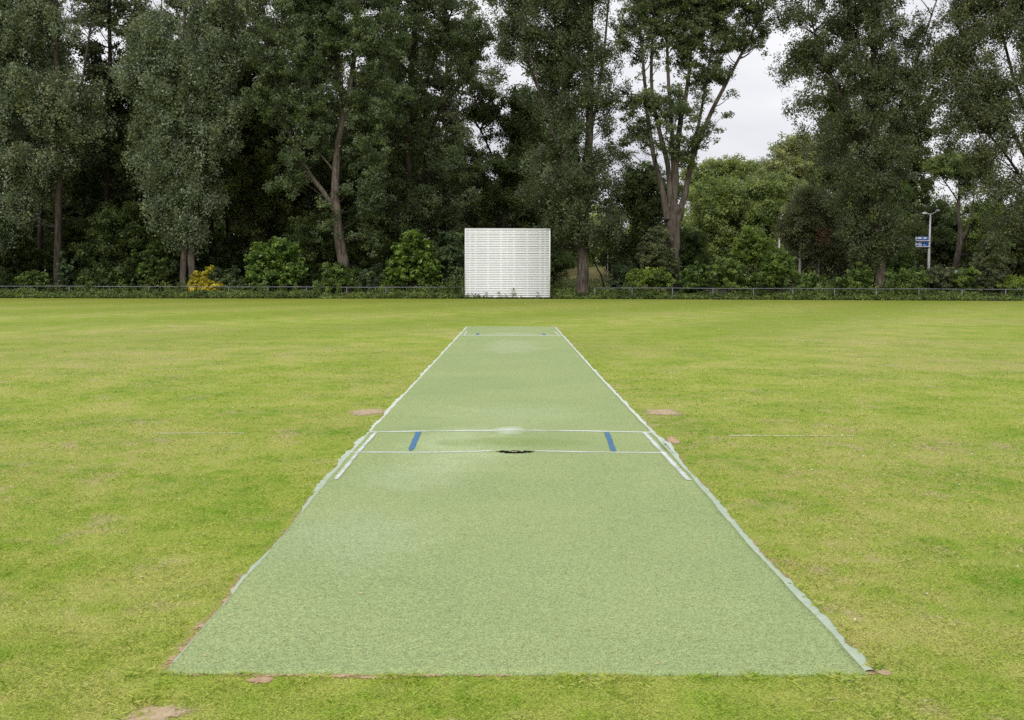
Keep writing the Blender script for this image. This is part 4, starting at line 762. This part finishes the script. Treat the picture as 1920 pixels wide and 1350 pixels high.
#==FURNITURE==
# ---------------------------------------------------------------- lamp post with direction signs
LY = 104.0; b = P(1741, VY, LY); LO = np.array([b[0], LY, 0]); lamp = empty('street_lamp', LO, 'tall white double-armed street lamp carrying two blue direction signs', 'street lamp', 'street lamps beyond the trees')
def LP(px, py, dy=0): p = P(px, py, LY)-LO; return (p[0], dy, p[2])
link('pole', MB().tube([(0, 0, 0), LP(1741.6, 480), LP(1742, 470), LP(1744.3, 401)], [.135, .12, .105, .07], 12).mesh('pole'), M['pole'], lamp, smooth=True)
link('arm', MB().tube(smooth_poly([LP(1744.3, 402), LP(1738, 400.5), LP(1734, 400)]), .055, 8).mesh('arm'), M['pole'], lamp)
link('arm', MB().tube(smooth_poly([LP(1744.3, 402), LP(1751, 399.5), LP(1756, 396)]), .055, 8).mesh('arm'), M['pole'], lamp)
def head(c, rot):
    th = np.linspace(0, math.pi, 9); prof = [(-.24*math.cos(t), max(.02, .13*math.sin(t)**.8)) for t in th]; pts = [(c[0]+p*math.cos(rot), c[1], c[2]+p*math.sin(rot)) for p, _ in prof]
    return MB().tube(pts, [r for _, r in prof], 12)
link('lamp_head', head(LP(1733.5, 400), 0.05).mesh('lamp_head'), M['sign_white'], lamp, smooth=True)
link('lamp_head', head(LP(1757.5, 395.5), 0.35).mesh('lamp_head'), M['sign_white'], lamp, smooth=True)
def sign(y0, y1, inner):
    a, b_ = LP(1714.5, y1), LP(1742, y0); x0, x1, z0, z1 = a[0], b_[0], a[2], b_[2]; r = (z1-z0)*.3
    def plate(x0, x1, z0, z1, r, y, t):
        cs = [(x1-r*.3, z0+r*.3, -90), (x1-r*.3, z1-r*.3, 0), (x0+r, z1-r, 90), (x0+r, z0+r, 180)]; pr = []
        for i, (cx, cz, a0) in enumerate(cs):
            q = r*.3 if i < 2 else r
            for k in range(5): an = R(a0+k*22.5); pr.append((cx+q*math.cos(an), cz+q*math.sin(an)))
        bm_ = MB(); n = len(pr); v = [(p[0], y, p[1]) for p in pr]+[(p[0], y+t, p[1]) for p in pr]+[((x0+x1)/2, y, (z0+z1)/2), ((x0+x1)/2, y+t, (z0+z1)/2)]
        bm_.add(v, [[i, (i+1) % n, n+(i+1) % n, n+i] for i in range(n)]); bm_.tri = [([i, 2*n, (i+1) % n][::-1], 0) for i in range(n)]+[([n+i, n+(i+1) % n, 2*n+1][::-1], 0) for i in range(n)]
        return bm_
    s = link('sign_panel', plate(x0, x1, z0, z1, r, -.22, .04).mesh('sign_panel'), M['sign_white'], lamp)
    e = .062; link('blue_field', plate(x0+e, x1-e*2.2, z0+e, z1-e, r*.8, -.232, .010).mesh('blue_field'), M['sign_blue'], s)
    mb = MB(); wd, ht = x1-x0, z1-z0
    for (u0, u1, v0, v1) in inner: mb.box((x0+wd*(u0+u1)/2, -.237, z0+ht*(v0+v1)/2), (wd*(u1-u0), .006, ht*(v1-v0)))
    # arrow disc at the pointed end
    cx, cz = x0+wd*.10, z0+ht*.5; q = .085; mb.tube([(cx, -.240, cz), (cx, -.233, cz)], q, 12)
    link('lettering', mb.mesh('lettering'), M['sign_white'], s)
sign(442.5, 451.8, [(.17, .47, .28, .70), (.55, .80, .28, .70)])
sign(453.5, 463, [(.18, .42, .60, .78), (.18, .66, .20, .46), (.45, .54, .2, .46)])
link('band', MB().tube([LP(1743.2, 446), LP(1743.2, 448)], .13, 10).mesh('band'), M['galv'], lamp); link('band', MB().tube([LP(1742.8, 457), LP(1742.8, 459)], .14, 10).mesh('band'), M['galv'], lamp)
# slimmer lamps deeper in
def small_lamp(px, top, Y, label, double=False):
    o0 = np.array([P(px, VY, Y)[0], Y, 0]); z = P(px, top, Y)[2]; root = empty('street_lamp', o0, label, 'street lamp', 'street lamps beyond the trees')
    link('pole', MB().tube([(0, 0, 0), (0, 0, z)], [.10, .06], 10).mesh('pole'), M['pole'], root, smooth=True)
    for sx in ((-1, 1) if double else (1,)):
        link('arm', MB().tube([(0, 0, z-.03), (sx*.3, 0, z+.08)], .03, 6).mesh('arm'), M['pole'], root); link('lamp_head', head((sx*.45, 0, z+.12), sx*.2).mesh('lamp_head'), M['sign_white'], root, smooth=True)
small_lamp(1461, 434, 106, 'slim grey street lamp behind the pale young tree')
small_lamp(1561.5, 480, 120, 'small double-headed street lamp half hidden by the dark olive tree', True)
# markers by the bank
def stake(name, px, top, Y, r, label, cat, cap=None):
    p = P(px, top, Y); zg = 1.1; root = empty(name, (p[0], Y, zg), label, cat)
    link('post', MB().tube([(0, 0, -.6), (0, 0, p[2]-zg)], r, 8).mesh('post'), M['pole'] if cap is None else M['litter'], root)
    if cap: link('cap', MB().tube([(0, 0, p[2]-zg-.02), (0, 0, p[2]-zg+.09), (0, 0, p[2]-zg+.14)], [.11, .12, .03], 12).mesh('cap'), M[cap], root)
    return root
stake('marker_pole', 1139.5, 478, 97, .035, 'thin white pole in front of the dry bank', 'pole')
stake('marker_post', 1147.5, 485, 97, .07, 'short brown post with a pale cap beside the thin white pole', 'post', 'sign_white')
p = P(1716.5, 494, 96); root = empty('path_light', (p[0], 96, 0), 'short grey path light left of the big lamp post', 'path light'); link('post', MB().tube([(0, 0, 0), (0, 0, p[2])], .05, 8).mesh('post'), M['galv'], root); link('cap', MB().tube([(0, 0, p[2]-.02), (0, 0, p[2]+.1)], [.13, .11], 10).mesh('cap'), M['sign_white'], root)
p = P(1793, 511, 92); root = empty('small_sign', (p[0], 92, 0), 'small pale sign among the bushes below the forked trunk', 'sign'); link('post', MB().tube([(0, .03, 0), (0, .03, p[2])], .025, 6).mesh('post'), M['galv'], root); link('panel', MB().box((0, 0, p[2]), (.26, .02, .34)).mesh('panel'), M['sign_white'], root)
# parked van seen at the right edge
CY = 118.0; p = P(1905, VY, CY); root = empty('parked_car', (p[0]+2.1, CY, 0.0), 'white car with a blue stripe cut off by the right edge', 'car')
prof = [(-2.1, .45), (-2.12, .85), (-2.0, 1.0), (-1.2, 1.12), (-.7, 1.62), (-.2, 1.78), (1.4, 1.78), (1.95, 1.25), (2.1, 1.1), (2.1, .45)]
bm_ = MB(); n = len(prof); cen = (0, 1.0)
v = [(a, -.85+(.12 if c > 1.2 else 0), c) for a, c in prof]+[(a, .85-(.12 if c > 1.2 else 0), c) for a, c in prof]+[(0, -.86, 1.0), (0, .86, 1.0)]
bm_.add(v, [[i, n+i, n+(i+1) % n, (i+1) % n] for i in range(n)]); bm_.tri = [([i, (i+1) % n, 2*n], 0) for i in range(n)]+[([n+(i+1) % n, n+i, 2*n+1], 0) for i in range(n)]
link('body', bm_.mesh('body'), M['car_white'], root)
for x0, x1 in ((-.95, -.05), (.05, 1.0), (1.08, 1.6)):
    link('window', MB().add([(x0-.1*(x0 < 0), -.845, 1.16), (x1, -.845, 1.16), (x1-.05, -.765, 1.62), (x0+.22*(x0 < -.5), -.765, 1.62)], [[0, 1, 2, 3]]).mesh('window'), M['glass'], root)
link('windscreen', MB().add([(-1.2, -.7, 1.14), (-1.2, .7, 1.14), (-.73, .62, 1.62), (-.73, -.62, 1.62)], [[0, 1, 2, 3]]).mesh('windscreen'), M['glass'], root)
link('stripe', MB().box((.1, -.872, .93), (3.7, .012, .14)).mesh('stripe'), M['sign_blue'], root)
for x in (-1.35, 1.35):
    for y in (-.78, .78):
        wh = link('wheel', MB().tube([(x, y-.1, .32), (x, y+.1, .32)], .32, 18).mesh('wheel'), M['tyre'], root); link('rim', MB().tube([(x, y-.115, .32), (x, y+.115, .32)], .19, 12).mesh('rim'), M['galv'], wh)
for y in (-.6, .6): link('headlight', MB().tube([(-2.05, y, .85), (-2.14, y, .85)], [.12, .1], 10).mesh('headlight'), M['sign_white'], root)
o = link('road', grid('road', 20, 120, 112, 122, 2, 2, lambda x, y: x*0+.008, None).mesh('road'), M['asphalt']); tag(o, 'asphalt road beyond the trees', 'road', kind='structure')
